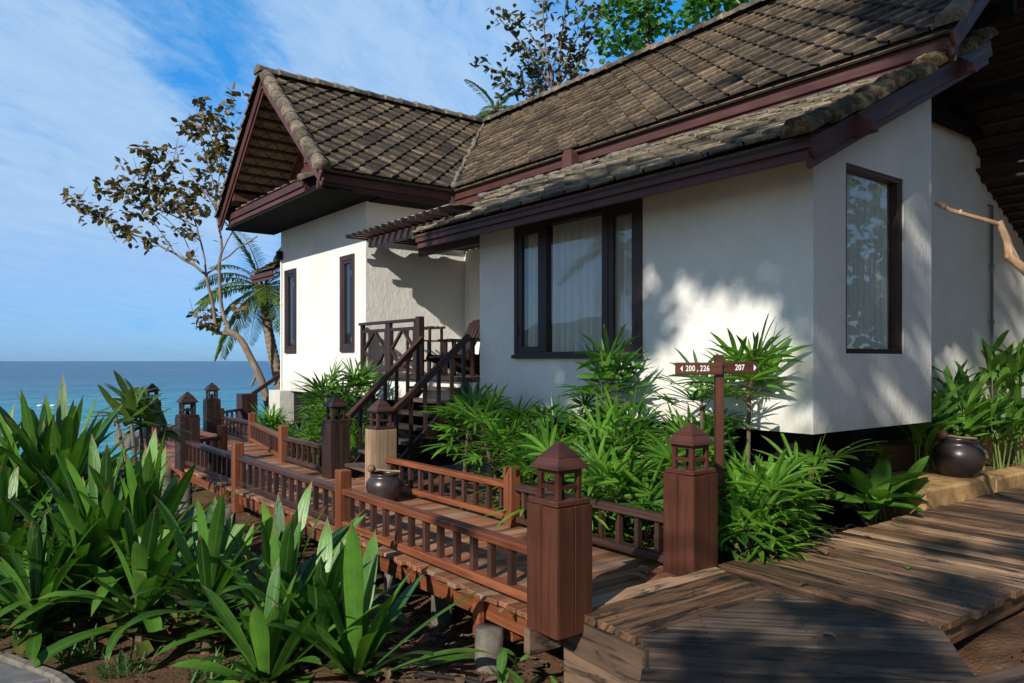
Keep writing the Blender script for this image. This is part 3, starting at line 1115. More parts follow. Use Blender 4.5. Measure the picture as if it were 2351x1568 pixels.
def wall_x(mb, x, y0, y1, z0, z1, holes, t=.2):
    """a wall whose face is X = x; holes are (y0, y1, z0, z1)"""
    ys_ = sorted({y0, y1, *[h[0] for h in holes], *[h[1] for h in holes]})
    for a, b in zip(ys_, ys_[1:]):
        hs = [h for h in holes if h[0] <= a + 1e-6 and h[1] >= b - 1e-6]
        if not hs:
            mb.box((x + t / 2, (a + b) / 2, (z0 + z1) / 2), (t, b - a, z1 - z0), axis=1)
        for h in hs:
            mb.box((x + t / 2, (a + b) / 2, (z0 + h[2]) / 2), (t, b - a, h[2] - z0), axis=1)
            mb.box((x + t / 2, (a + b) / 2, (z1 + h[3]) / 2), (t, b - a, z1 - h[3]), axis=1)


BX = 8.84   # far end of the room's right wall
YB0, YB1 = 3.86, 9.2


def plate(mb, outline, hole, depth_v, mat=0):
    """wall plate with one rectangular hole: outline/hole are 3D quads with matching corners"""
    depth_v = V(depth_v)
    o = [V(p) for p in outline]; h = [V(p) for p in hole]
    n = len(o)
    for off, fl in ((V((0, 0, 0)), False), (depth_v, True)):
        for k in range(n):
            k2 = (k + 1) % n
            q = [o[k] + off, o[k2] + off, h[k2] + off, h[k] + off]
            mb.poly(q[::-1] if fl else q, mat)
    for ring, fl in ((o, True), (h, False)):
        for k in range(n):
            k2 = (k + 1) % n
            q = [ring[k], ring[k2], ring[k2] + depth_v, ring[k] + depth_v]
            mb.poly(q[::-1] if fl else q, mat)


mb = MB()
# front wall of the room (normal -X)
plate(mb, [(FX, YB1, WB), (FX, YB0, WB), (FX, YB0, 3.86), (FX, YB1, 3.86)],
      [(FX, 8.34, 1.64), (FX, 5.97, 1.64), (FX, 5.97, 3.46), (FX, 8.34, 3.46)], (.22, 0, 0))
front_wall = mb.build('front_wall', MAT['plaster'], bung)
mb = MB()
plate(mb, [(FX + .001, YB0 + .001, WB + .002), (BX, YB0 + .001, WB + .002), (BX, YB0 + .001, 4.95), (FX + .001, YB0 + .001, 3.80)],
      [(7.03, YB0 + .001, 1.67), (8.20, YB0 + .001, 1.67), (8.20, YB0 + .001, 3.52), (7.03, YB0 + .001, 3.52)], (0, .22, 0))
mb.build('side_wall', MAT['plaster'], bung)
mb = MB()
mb.box((BX - .11, (YB0 + .225 + 5.2) / 2, 2.95), (.22, 5.2 - YB0 - .225, 4.05), axis=1)
mb.build('end_wall', MAT['plaster'], bung)
mb = MB()
mb.box((FX + .33, 9.1, 2.3), (.22, .19, 2.7), axis=2)
mb.build('pier', MAT['plaster'], bung)
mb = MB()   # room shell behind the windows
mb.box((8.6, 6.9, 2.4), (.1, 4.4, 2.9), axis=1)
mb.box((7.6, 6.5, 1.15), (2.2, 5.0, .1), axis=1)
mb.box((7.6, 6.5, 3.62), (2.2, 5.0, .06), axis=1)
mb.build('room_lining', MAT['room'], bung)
# wing front wall with two slit windows
mb = MB()
wall_x(mb, FX, 12.9, 17.2, WB, 4.9, [(13.36, 13.96, 1.77, 3.65), (16.26, 16.9, 1.77, 3.65)])
mb.box((FX + .02, 17.0, .55), (.5, .7, .75), axis=1)
wing_wall = mb.build('wing_wall', MAT['plaster'], bung, bevel=.0)
mb = MB()
mb.box(((FX + .2 + 8.68) / 2, 13.0, 2.92), (8.68 - FX - .2, .2, 4.0), axis=0)
mb.build('veranda_side_wall', MAT['plaster'], bung)
mb = MB()
mb.box(((FX + 8.68) / 2 + .1, 17.1, 2.92), (8.68 - FX - .25, .2, 4.0), axis=0)
mb.build('far_wall', MAT['plaster'], bung)
mb = MB()
mb.box((8.78, 11.0, 2.9), (.2, 4.2, 3.9), axis=1)
mb.build('veranda_back_wall', MAT['plaster'], bung)
mb = MB()
mb.box((6.44, 10.95, 1.10), (.16, 3.45, .36), axis=1)
mb.build('veranda_plinth', MAT['plaster'], bung)
mb = MB()
planks(mb, [(6.28, 9.22), (8.7, 9.22), (8.7, 12.88), (6.28, 12.88)], R(90), .12, .006, 1.35, .05)
mb.build('veranda_floor', MAT['deck_grey'], bung)
# rear wall under the main gable, and the gable boarding above it, shade put into its colour
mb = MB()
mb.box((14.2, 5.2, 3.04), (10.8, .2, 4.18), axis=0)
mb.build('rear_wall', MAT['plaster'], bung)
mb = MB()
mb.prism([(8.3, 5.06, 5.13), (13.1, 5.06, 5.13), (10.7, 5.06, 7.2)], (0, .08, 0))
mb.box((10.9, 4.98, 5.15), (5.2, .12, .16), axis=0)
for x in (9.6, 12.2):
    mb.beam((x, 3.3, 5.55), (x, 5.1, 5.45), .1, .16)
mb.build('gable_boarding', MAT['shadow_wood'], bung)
# wing gable: horizontal boards, deep in the overhang
mb = MB()
z = 4.9
while z < 7.1:
    hw = (7.22 - z - .06) / (RG - EV) * (YC - 12.3)
    hw2 = max(.02, (7.22 - z - .24) / (RG - EV) * (YC - 12.3))
    mb.prism([(FX + .04, YC - hw, z), (FX + .04, YC + hw, z), (FX + .01, YC + hw2, z + .17), (FX + .01, YC - hw2, z + .17)], (.06, 0, 0), rnd=random.random())
    z += .18
mb.beam((XG + .15, YC, 6.93), (FX, YC, 6.93), .12, .2)
mb.beam((XG + .05, 13.02, 5.22), (FX, 13.02, 5.22), .12, .17)
mb.beam((XG + .05, 17.08, 5.22), (FX, 17.08, 5.22), .12, .17)
mb.build('gable_boards', MAT['fascia'], bung)
# near-black eave boarding, standing in for the shade of the open overhang
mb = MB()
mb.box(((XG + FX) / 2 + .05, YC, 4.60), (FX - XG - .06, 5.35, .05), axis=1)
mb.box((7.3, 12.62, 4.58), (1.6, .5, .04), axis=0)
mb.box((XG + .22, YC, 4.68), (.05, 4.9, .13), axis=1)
mb.build('shade_soffit', MAT['shadow_wood'], bung)
# pent roof across the foot of the wing gable
px0, pz0 = 5.42, 4.93
pr = [(0, 0), (4.3, 0), (4.3, 1.2), (0, 1.2)]
pent = tiled('pent_roof', (px0, 13.35, pz0), (0, 1, 0), (1, 0, .42), pr, [TILE_OLD[0], CAP[0]], bung, H=.06)
mb = MB()
slab(mb, (px0, 13.35, pz0), (0, 1, 0), (1, 0, .42), pr)
fascia(mb, (px0 - .0, 13.33, 0), (px0 - .0, 17.75, 0), (-1, 0, 0), pz0 - .01, .13, .12)
mb.beam((px0 + .0, 13.36, pz0 - .12), (px0 + 1.0, 13.36, pz0 + .30), .04, .22)
mb.build('pent_frame', MAT['fascia'], pent)
mb = MB()
ridge_caps(mb, (px0 - .05, 13.36, pz0 - .01), (px0 + 1.05, 13.36, pz0 + .46), NV, 3, .11)
mb.build('rake_tiles', CAP[0], pent, smooth=True)
# underfloor: added near-black panels stand in for the shaded void and block light
mb = MB()
mb.box((8.5, 7.0, .12), (.2, 4.6, 1.5), axis=1)
mb.build('underfloor_shade', MAT['void_shade'], bung)
mb = MB()
mb.box((13.2, 5.22, .2), (9.4, .2, 1.5), axis=0)
mb.build('underfloor_shade', MAT['void_shade'], bung)
mb = MB()
mb.box((7.7, 6.55, .96), (2.1, 4.9, .06), axis=1)
mb.build('underfloor_shade', MAT['void_shade'], bung)
mb = MB()
mb.box((7.6, 9.3, .1), (1.8, .12, 1.5), axis=0)
mb.build('underfloor_shade', MAT['void_shade'], bung)
for x, y in ((6.8, 4.3), (6.8, 6.8), (6.8, 8.9), (8.2, 4.5)):
    mb = MB()
    mb.box((x, y, .15), (.3, .3, 1.5), axis=2)
    mb.build('footing', MAT['void_shade'], bung)
mb = MB()
mb.box((7.6, 12.96, .2), (2.0, .1, 1.4), axis=0)
mb.build('underfloor_shade', MAT['void_shade'], bung)
mb = MB()
mb.box((6.6, 14.9, .15), (.1, 4.0, 1.5), axis=1)
mb.build('underfloor_shade', MAT['void_shade'], bung)

# canopy on the sea side of the wing, lamp and pipes
mb = MB()
cO = V((6.25, 18.75, 3.70))
cp = tiled('side_canopy', cO, (0, -1, 0), (1, 0, .55), [(0, 0), (1.5, 0), (1.5, 1.2), (0, 1.2)], TILE_OLD, bung)
fascia(mb, cO + V((.03, -1.5, -3.7)), cO + V((.03, 0, -3.7)), (-1, 0, 0), 3.68, .1, .1)
slab(mb, cO, (0, -1, 0), (1, 0, .55), [(0, 0), (1.5, 0), (1.5, 1.2), (0, 1.2)])
mb.build('canopy_frame', MAT['fascia'], cp)
mb = MB()
mb.box((FX - .07, 17.12, 4.02), (.12, .12, .2), axis=2)
mb.build('wall_lamp', MAT['black'], bung, bevel=.01)
mb = MB()
mb.tube([(FX - .03, 17.12, .9), (FX - .03, 17.12, 4.0)], .018, 8)
for z in (1.9, 2.9):
    mb.tube([(FX - .03, 17.12, z), (FX - .03, 17.12, z + .05)], .028, 8)
mb.build('conduit', MAT['white'], bung)
mb = MB()
mb.tube([(13.69, 5.12, 4.14), (13.69, 5.04, 4.12), (13.69, 5.04, .3)], .022, 8)
for z in (3.1, 2.2):
    mb.tube([(13.69, 5.04, z), (13.69, 5.04, z + .06)], .035, 8)
mb.build('drain_pipe', MAT['pipe'], bung)


# windows ---------------------------------------------------------------
def frame_yz(mb, x, y0, y1, z0, z1, w, d):
    """a rectangular frame in a plane X = x"""
    mb.box((x, (y0 + y1) / 2, z0 + w / 2), (d, y1 - y0, w), axis=1)
    mb.box((x, (y0 + y1) / 2, z1 - w / 2), (d, y1 - y0, w), axis=1)
    mb.box((x, y0 + w / 2, (z0 + z1) / 2), (d - .002, w, z1 - z0 - 2 * w), axis=2)
    mb.box((x, y1 - w / 2, (z0 + z1) / 2), (d - .002, w, z1 - z0 - 2 * w), axis=2)


def pane(mb, x, y0, y1, z0, z1):
    mb.poly([(x, y0, z0), (x, y0, z1), (x, y1, z1), (x, y1, z0)])


def curtain_yz(x, y0, y1, z0, z1, parent, amp=.05, per=.14, gap=None):
    mb = MB()
    n = int((y1 - y0) / .012)
    row = []
    ph = random.random() * 6
    for k in range(n + 1):
        y = y0 + (y1 - y0) * k / n
        dx = amp * math.sin(2 * math.pi * y / per + ph + .8 * math.sin(y * 3.1)) + .012 * math.sin(y * 17)
        row.append((y, dx))
    for y, dx in row:
        mb.v += [(x + dx * 1.25 + .01, y, z0), (x + dx, y + .01 * math.sin(y * 9), (z0 + z1) / 2), (x + dx * .8, y, z1)]
    for k in range(n):
        a = k * 3
        mb.face((a, a + 3, a + 4, a + 1)); mb.face((a + 1, a + 4, a + 5, a + 2))
    return mb.build('curtain', MAT['curtain'], parent, smooth=True)


mb = MB()
frame_yz(mb, FX + .035, 5.97, 8.34, 1.64, 3.46, .075, .13)
for y, w in ((7.70, .10), (6.56, .10)):
    mb.box((FX + .035, y, 2.55), (.128, w, 1.66), axis=2)
mb.box((FX - .005, 7.155, 1.655), (.13, 2.39, .05), axis=1)
win = mb.build('window', MAT['darkwood'], bung, bevel=.004)
win['label'] = 'three-part front window'
for y0, y1 in ((7.755, 8.26), (6.05, 6.505)):
    mb = MB()
    frame_yz(mb, FX + .005, y0, y1, 1.715, 3.385, .075, .05)
    mb.tube([(FX - .03, (y0 if y0 < 7 else y1) , 1.95), (FX - .03, (y0 if y0 < 7 else y1), 2.08)], .012, 6)
    mb.build('casement', MAT['darkwood'], win, bevel=.003)
mb = MB()
pane(mb, FX + .02, 6.605, 7.655, 1.71, 3.39)
for y0, y1 in ((7.83, 8.185), (6.125, 6.43)):
    pane(mb, FX + .012, y0, y1, 1.78, 3.32)
mb.build('pane', MAT['glass'], win)
curtain_yz(FX + .13, 6.0, 8.32, 1.55, 3.55, win)

mb = MB()
x0, x1, z0, z1 = 7.03, 8.20, 1.67, 3.52
yy = YB0 + .065
w = .05
mb.box(((x0 + x1) / 2, yy, z0 + w / 2), (x1 - x0, .10, w), axis=0)
mb.box(((x0 + x1) / 2, yy, z1 - w / 2), (x1 - x0, .10, w), axis=0)
mb.box((x0 + w / 2, yy, (z0 + z1) / 2), (w, .098, z1 - z0 - 2 * w), axis=2)
mb.box((x1 - .05, yy, (z0 + z1) / 2), (.1, .098, z1 - z0 - 2 * w), axis=2)
sw = mb.build('window', MAT['rail_dark'], bung, bevel=.004)
sw['label'] = 'tall fixed side window'
mb = MB()
mb.poly([(x0 + .05, yy + .01, z0 + .05), (x1 - .05, yy + .01, z0 + .05), (x1 - .05, yy + .01, z1 - .05), (x0 + .05, yy + .01, z1 - .05)])
mb.build('pane', MAT['glass'], sw)
mb = MB()
n = 90
for k in range(n + 1):
    x = x0 + (x1 - x0) * k / n
    dy = .04 * math.sin(x * 52 + math.sin(x * 5)) + .01 * math.sin(x * 17)
    mb.v += [(x, yy + .085 + dy, 1.6), (x, yy + .085 + dy * .8, 3.6)]
for k in range(n):
    mb.face((2 * k, 2 * k + 2, 2 * k + 3, 2 * k + 1))
mb.build('curtain', MAT['curtain'], sw, smooth=True)

for y0, y1, lab in ((13.36, 13.96, 'slit window nearer the veranda'), (16.26, 16.9, 'slit window nearer the sea')):
    mb = MB()
    frame_yz(mb, FX + .02, y0, y1, 1.77, 3.65, .10, .12)
    frame_yz(mb, FX + .0, y0 + .09, y1 - .09, 1.86, 3.56, .07, .05)
    wn_ = mb.build('window', MAT['darkwood'], bung, bevel=.004)
    wn_['label'] = lab
    mb = MB()
    pane(mb, FX + .01, y0 + .15, y1 - .15, 1.91, 3.51)
    mb.build('pane', MAT['glass'], wn_)
    curtain_yz(FX + .14, y0 + .1, y0 + .33, 1.8, 3.6, wn_, .012, .07)
    for z in (3.28, 2.0):
        mb = MB()
        mb.box((FX - .045, y0 + .05, z), (.015, .03, .1), axis=2)
        mb.build('hinge', MAT['metal'], wn_)
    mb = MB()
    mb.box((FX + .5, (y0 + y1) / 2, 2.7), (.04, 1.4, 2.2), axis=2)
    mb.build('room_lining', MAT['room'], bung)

# pergola over the veranda ------------------------------------------------
mb = MB()
mb.beam((6.3, 12.4, 3.71), (6.3, 9.6, 3.71), .09, .16)
mb.beam((7.6, 12.85, 3.71), (7.6, 9.6, 3.71), .09, .16)
mb.box((7.0, 9.75, 3.62), (.14, .1, .3), axis=2)
perg = mb.build('pergola', MAT['darkwood'], bung, bevel=.005)
for k in range(15):
    y = 12.65 - .222 * k
    mb = MB()
    mb.box(((5.95 + 8.6) / 2, y, 3.835), (2.65, .05, .07), axis=0)
    mb.build('slat', MAT['darkwood'], perg)
mb = MB()
n = 24
for k in range(n + 1):
    x = 6.12 + (8.6 - 6.12) * k / n
    z = 3.90 + .02 * math.sin(x * 7) + .01 * math.sin(x * 21)
    mb.v += [(x, 12.74 + .03 * math.sin(x * 9), z), (x, 11.2, z + .025), (x, 9.5, z + .03)]
for k in range(n):
    for q in range(2):
        a = k * 3 + q
        mb.face((a, a + 1, a + 4, a + 3)[::-1])
o = mb.build('bamboo_mat', MAT['bamboo'], perg)
s_ = o.modifiers.new('thick', 'SOLIDIFY'); s_.thickness = .012

# veranda railing with lozenge lattice -------------------------------------
mb = MB()
RX = 6.34
y0, y1 = 10.68, 12.86
mb.box((RX, (y0 + y1) / 2, 2.27), (.10, y1 - y0, .05), axis=1)
mb.box((RX, y0 + .05, 1.83), (.11, .11, .98), axis=2)
vr = mb.build('veranda_railing', MAT['darkwood'], bung, bevel=.005)
for a, b in ((10.86, 11.72), (11.84, 12.76)):
    mb = MB()
    frame_yz(mb, RX, a, b, 1.42, 2.16, .055, .06)
    for y in (a - .02, b + .02):
        mb.box((RX + .001, y, 1.83), (.07, .07, .86), axis=2)
    ym, zm = (a + b) / 2, 1.79
    hy, hz = (b - a) / 2 - .04, .34
    q = [(RX, ym, zm + hz), (RX, ym + hy, zm), (RX, ym, zm - hz), (RX, ym - hy, zm)]
    for k in range(4):
        p0 = V(q[k]); p1 = V(q[(k + 1) % 4])
        mb.beam(p0, p1, .045, .045, up=(1, 0, 0))
    mb.build('lattice_panel', MAT['darkwood'], vr)

# ================================================================== STAIRCASE
st = thing('staircase', 'dark wooden staircase with two sloping handrails rising from the walkway to the veranda', 'staircase', (5.4, 9.9, DZ))
L0, L1 = V((4.72, 9.95, 0)), V((6.32, 10.62, 0))      # left foot / head
R0, R1 = V((4.68, 8.86, 0)), V((6.32, 9.28, 0))
NT = 7
for k in range(NT):
    t = (k + .35) / NT
    z = .12 + (1.35 - .12) * (k) / NT
    a = L0.lerp(L1, t) + NV * z; b = R0.lerp(R1, t) + NV * z
    mb = MB()
    mb.beam(a, b, .27, .045)
    mb.build('tread', MAT['deck_grey'], st, bevel=.005)
for a, b in ((L0, L1), (R0, R1)):
    mb = MB()
    mb.beam(a + NV * -.05, b + NV * 1.22, .05, .2)
    mb.build('stringer', MAT['darkwood'], st)
    mb = MB()
    mb.beam(a + NV * .80, b + NV * 1.96, .07, .085)
    mb.build('handrail', MAT['rail_dark'], st, bevel=.006)
    for t in (.14, .30, .46, .62, .78, .93):
        p = a.lerp(b, t)
        mb = MB()
        mb.beam(p + NV * (-.05 + 1.2 * t), p + NV * (.78 + 1.16 * t), .045, .045)
        mb.build('baluster', MAT['rail_red'] if t == .78 else MAT['darkwood'], st)

# ================================================================== LANTERN POSTS
BODY = .78


def lantern_post(mat, s=1.0):
    root = thing('lantern_post', 'x', 'lantern post')
    w = .30
    mb = MB()
    # four boarded faces
    for k in range(4):
        a = k * math.pi / 2
        n_ = V((math.cos(a), math.sin(a), 0)); t_ = V((-n_.y, n_.x, 0))
        bw = w / 2 if True else w
        for q in (-1, 1):
            c = n_ * (w / 2 - .011) + t_ * (q * w / 4)
            wd = w / 2 - .0045 - (.022 if k % 2 else 0) * .5
            if k % 2:
                c = n_ * (w / 2 - .011) + t_ * (q * (w / 4 - .0055))
            mb.beam(c + NV * -.02, c + NV * (BODY + random.uniform(0, .004)), .022, wd, up=t_)
    mb.build('post', mat, root, bevel=.003)
    mb = MB()
    mb.box((0, 0, BODY + .022), (w * .94, w * .94, .034), axis=0)
    mb.build('base_plate', mat if mat is not MAT['post_bare'] else MAT['rail_dark'], root, bevel=.005)
    m2 = mat if mat is not MAT['post_bare'] else MAT['rail_dark']
    mb = MB()
    z0 = BODY + .039
    h = .19
    c = .084
    for x in (-1, 1):
        for y in (-1, 1):
            mb.box((x * c, y * c, z0 + h / 2), (.036, .036, h), axis=2)
    for zz_, hh in ((z0 + .075, .028), (z0 + h - .015, .03)):
        for q in (-1, 1):
            mb.box((0, q * c, zz_), (2 * c - .036, .028, hh), axis=0)
            mb.box((q * c, 0, zz_), (.028, 2 * c - .036, hh), axis=1)
    lan = mb.build('lantern', m2, root, bevel=.003)
    mb = MB()
    mb.tube([(0, 0, z0 - .004), (0, 0, z0 + .05)], [.035, .03], 12)
    mb.tube([(0, 0, z0 + .05), (0, 0, z0 + .09), (0, 0, z0 + .11)], [.03, .028, .012], 12)
    mb.build('lamp_holder', MAT['black'], lan)
    mb = MB()
    z1 = z0 + h

    def frust(za, ra, zb, rb):
        lo_ = [(-ra, -ra, za), (ra, -ra, za), (ra, ra, za), (-ra, ra, za)]
        hi = [(-rb, -rb, zb), (rb, -rb, zb), (rb, rb, zb), (-rb, rb, zb)]
        mb.poly(lo_[::-1], 0, .5)
        if rb > .01:
            mb.poly(hi, 0, .5)
        for k in range(4):
            k2 = (k + 1) % 4
            mb.poly([lo_[k], lo_[k2], hi[k2], hi[k]], 0, .4 + .05 * k, [(0, 0), (.3, 0), (.2, .1), (.1, .1)])
    frust(z1, .136, z1 + .016, .134)
    frust(z1 + .016, .131, z1 + .075, .088)
    frust(z1 + .070, .095, z1 + .078, .093)
    frust(z1 + .078, .091, z1 + .165, .012)
    mb.build('cap', m2, root, bevel=.003)
    return root


lp = lantern_post(MAT['post_paint'])
lp.location = (3.19, 3.66, DZ - .03)
lp['label'] = 'large maroon boarded lantern post at the near corner of the red walkway'
G = 'lantern posts along the walkway'
lp['group'] = G
c = copy_tree(lp); c.location = (4.73, 3.87, DZ); c['label'] = 'maroon lantern post under the room number sign, beside the weathered planks'
lpd = lantern_post(MAT['darkwood'])
lpd.location = (4.60, 10.12, DZ); lpd['label'] = 'dark lantern post at the far side of the veranda stairs, joined to the handrail'; lpd['group'] = G
lpb = lantern_post(MAT['post_bare'])
lpb.location = (4.62, 8.80, DZ); lpb['label'] = 'lantern post with bare unpainted boards at the foot of the stairs, behind the walkway pot'; lpb['group'] = G
for p, lab in (((3.20, 12.5, DZ), 'dark lantern post ending the left railing where the walkway bends, seen against the sea'),
               ((4.97, 17.4, DZ), 'far dark lantern post between the sea and the white wing'),
               ((3.80, 17.65, DZ), 'far dark lantern post half hidden behind the frangipani leaves')):
    c = copy_tree(lpd); c.location = p; c['label'] = lab

# ================================================================== RAILINGS


def railing(a, b, mat_r, mat_b, label, post0=None, post1=None, nb=None, zb=DZ):
    a = V((*a, zb)); b = V((*b, zb))
    d = (b - a); L = d.length; d.normalize()
    r = thing('railing', label, 'railing', (a + b) / 2, 'low railings of the walkway')
    mb = MB(); mb.beam(a + NV * .40, b + NV * .40, .105, .06); mb.build('top_rail', mat_r, r, bevel=.008)
    mb = MB(); mb.beam(a + NV * .085, b + NV * .085, .10, .06); mb.build('bottom_rail', mat_r, r, bevel=.006)
    nb = nb or max(2, int(L / .2))
    first = None
    for k in range(nb):
        p = a + d * (L * (k + .5) / nb + random.uniform(-.006, .006))
        if first is None:
            mb = MB(); mb.beam((p.x, p.y, zb + .105), (p.x, p.y, zb + .38), .046, .046, up=d)
            first = mb.build('baluster', mat_b, r)
        else:
            mb = MB(); mb.beam((p.x, p.y, zb + .105), (p.x, p.y, zb + .38), .046, .046, up=d)
            mb.build('baluster', mat_b, r)
    for q, m_, w in ((post0, None, .125), (post1, None, .125)):
        if q:
            pos, pm = q
            mb = MB(); mb.beam((pos[0], pos[1], zb - .30), (pos[0], pos[1], zb + .60), w, w, up=d); mb.build('post', pm, r, bevel=.008)
    return r


RD, RR, DW = MAT['rail_dark'], MAT['rail_red'], MAT['rail_dark']
railing((3.19, 3.82), (3.19, 6.78), RR, DW, 'orange-brown railing nearest the viewer, from the near lantern post to the first short post', None, ((3.19, 6.85), RR), 13)
railing((3.19, 6.93), (3.19, 9.90), RD, DW, 'dark railing on the left between two short posts, above the concrete piles', None, ((3.17, 9.97), RR), 13)
railing((3.17, 10.04), (3.18, 12.35), RD, DW, 'dark railing on the left running up to the lantern post at the bend', None, None, 11)
railing((3.36, 12.55), (3.75, 12.75), RD, DW, 'short dark railing between the bend lantern post and an orange short post', None, ((3.82, 12.8), RR), 3)
railing((3.80, 12.88), (3.62, 16.35), RR, DW, 'far left railing toward the sea, behind the lantern post at the bend', None, ((3.6, 16.4), RR), 14)
railing((3.62, 16.46), (3.76, 17.5), RR, DW, 'shortest far railing meeting the lantern post behind the frangipani leaves', None, None, 5)
railing((4.66, 4.03), (4.66, 5.98), RD, DW, 'dark railing under the fan palms between the sign lantern post and a short post', None, ((4.64, 6.05), RR), 9)
railing((4.66, 6.12), (4.64, 8.65), RR, DW, 'orange-brown railing on the house side, behind the walkway pot, under fan palms', None, None, 11)
railing((4.58, 10.28), (4.58, 12.02), RD, DW, 'short dark railing on the house side just beyond the stair lantern post', None, ((4.58, 12.1), RR), 8)
railing((4.60, 12.18), (5.16, 15.33), RR, DW, 'orange railing on the house side beyond the stairs, in front of the yellowish fan palm', None, ((5.18, 15.4), RR), 14)
railing((5.18, 15.47), (5.16, 17.33), RD, DW, 'far dark railing on the house side ending at a bright orange short post', None, ((5.16, 17.4), RR), 8)
railing((5.2, 18.4), (6.5, 20.0), RD, DW, 'thin dark railing farthest away, at the edge of the sea beside the wing', None, None, 7)
# dark newel and handrail of the rear stairs
r = thing('rear_handrail', 'dark newel box and handrail climbing beside the far corner of the white wing', 'handrail', (6.6, 20.0, DZ))
mb = MB(); mb.beam((6.6, 20.0, DZ - .3), (6.6, 20.0, .74), .42, .42); mb.build('newel', RD, r, bevel=.01)
mb = MB(); mb.beam((6.7, 19.9, .72), (8.4, 20.3, 1.75), .07, .09)
mb.build('top_rail', RD, r)

# ================================================================== SIGNPOST
sg = thing('signpost', 'dark brown wooden signpost with white room numbers and arrows on two arms', 'sign', (5.62, 4.32, -.3))
KSG = .93
SP = at(1650, 1000, 6.46); SP.z = 0
sgx = SP
mb = MB(); mb.beam((SP.x, SP.y, -.3), (SP.x, SP.y, 1.65), .070, .070, up=RGT); mb.build('post', MAT['post_paint'], sg, bevel=.004)
ZB = 1.533


def text(s, size, pos, right, parent, mat):
    cu = bpy.data.curves.new('lettering', 'FONT')
    cu.body = s; cu.size = size; cu.extrude = .002; cu.align_x = 'CENTER'; cu.align_y = 'CENTER'; cu.offset = .0008; cu.resolution_u = 6
    cu.space_character = 1.08; cu.space_word = .8
    tmp = bpy.data.objects.new('lettering', cu)
    COL.objects.link(tmp)
    bpy.context.view_layer.update()
    me = bpy.data.meshes.new_from_object(tmp.evaluated_get(bpy.context.evaluated_depsgraph_get()))
    bpy.data.objects.remove(tmp)
    o = bpy.data.objects.new('lettering', me)
    me.materials.clear(); me.materials.append(mat)
    COL.objects.link(o)
    rt = V(right); nz = rt.cross(NV)
    m = Matrix((rt, NV, nz)).transposed().to_4x4()
    m.translation = V(pos)
    off = V((0, 0, 0)); p = parent
    while p: off = off + p.location; p = p.parent
    m.translation = V(pos) - off
    o.parent = parent
    o.matrix_local = m @ Matrix.Diagonal((.74, 1, 1, 1))
    return o


for (u0, u1, dz, rot_, txts, arrow) in ((-.383, .015, .0, 0, [('200 , 226', -.200)], -.335), (.035, .305, .008, 0, [('207', .155)], .283)):
    rt = RGT.copy()
    nz = rt.cross(NV)   # toward the viewer
    a = SP + rt * u0 + NV * (ZB + dz) + nz * (.055 if u0 < 0 else .052); b = SP + rt * u1 + NV * (ZB + dz) + nz * (.055 if u0 < 0 else .052)
    mb = MB(); mb.beam(a, b, .03, .104)
    arm = mb.build('arm', MAT['post_paint'], sg, bevel=.004)
    f = nz * .0185
    for s, u in txts:
        text(s, .068, SP + rt * u + NV * (ZB + dz) + nz * .054 + f, rt, arm, MAT['white'])
    mb = MB()
    c0 = SP + rt * arrow + NV * (ZB + dz) + nz * .053 + f
    sgn = -1 if u0 < 0 else 1
    mb.prism([c0 + rt * (.011 * sgn), c0 - rt * (.010 * sgn) + NV * .026, c0 - rt * (.010 * sgn) - NV * .026], nz * .004)
    mb.build('arrow', MAT['white'], arm)

# ================================================================== POTS
prof = [(.0, .0), (.13, .0), (.145, .012), (.195, .09), (.222, .17), (.215, .235), (.175, .29), (.158, .305), (.165, .325), (.172, .335), (.168, .345), (.155, .343), (.147, .32), (.15, .30), (.19, .22), (.17, .1), (.1, .03), (0, .03)]


def pot(pos, s, lab):
    mb = MB(); mb.lathe(prof, (0, 0, 0), 40)
    o = mb.build('water_pot', MAT['pot'], smooth=True)
    o.location = pos; o.scale = (s, s, s)
    tag(o, lab, 'pot', 'dark clay pots')
    mb = MB(); mb.lathe([(.0, .262), (.10, .262), (.151, .268)], (0, 0, 0), 24)
    MAT.setdefault('water', simple('dark_water', (.01, .012, .012), .05))
    w = mb.build('water', MAT['water'], None)
    w.parent = o
    return o


def ladle(pos, s, ang, lab):
    mb = MB()
    pr_ = [(.0, -.045), (.028, -.04), (.045, -.02), (.05, .0), (.044, .026), (.03, .043), (.0, .048)]
    mb.lathe(pr_, (0, 0, 0), 20)
    l = mb.build('ladle', MAT['coconut'], smooth=True)
    l.location = pos; l.scale = (s, s, s); l.rotation_euler = (0, 0, ang)
    tag(l, lab, 'ladle')
    mb = MB(); mb.tube([(.03, 0, -.005), (.2, .0, -.028), (.335, 0, -.036)], [.010, .010, .012], 8)
    h = mb.build('handle', MAT['handle']); h.parent = l
    return l


def wall_ang(d):
    return math.atan2(d.y, d.x)


pot((4.26, 8.03, DZ), .98, 'dark glazed water pot standing on the walkway deck beside the stairs')
ladle((4.14, 8.12, DZ + .385), 1.0, wall_ang(RGT) + .12, 'coconut shell ladle lying across the mouth of the walkway pot')
pot((9.93, 4.02, .20), 1.30, 'brownish black water pot on the ochre stone slab at the right')
ladle((9.77, 4.14, .20 + .50), 1.2, wall_ang(RGT) - .05, 'coconut shell ladle lying across the pot on the stone slab')

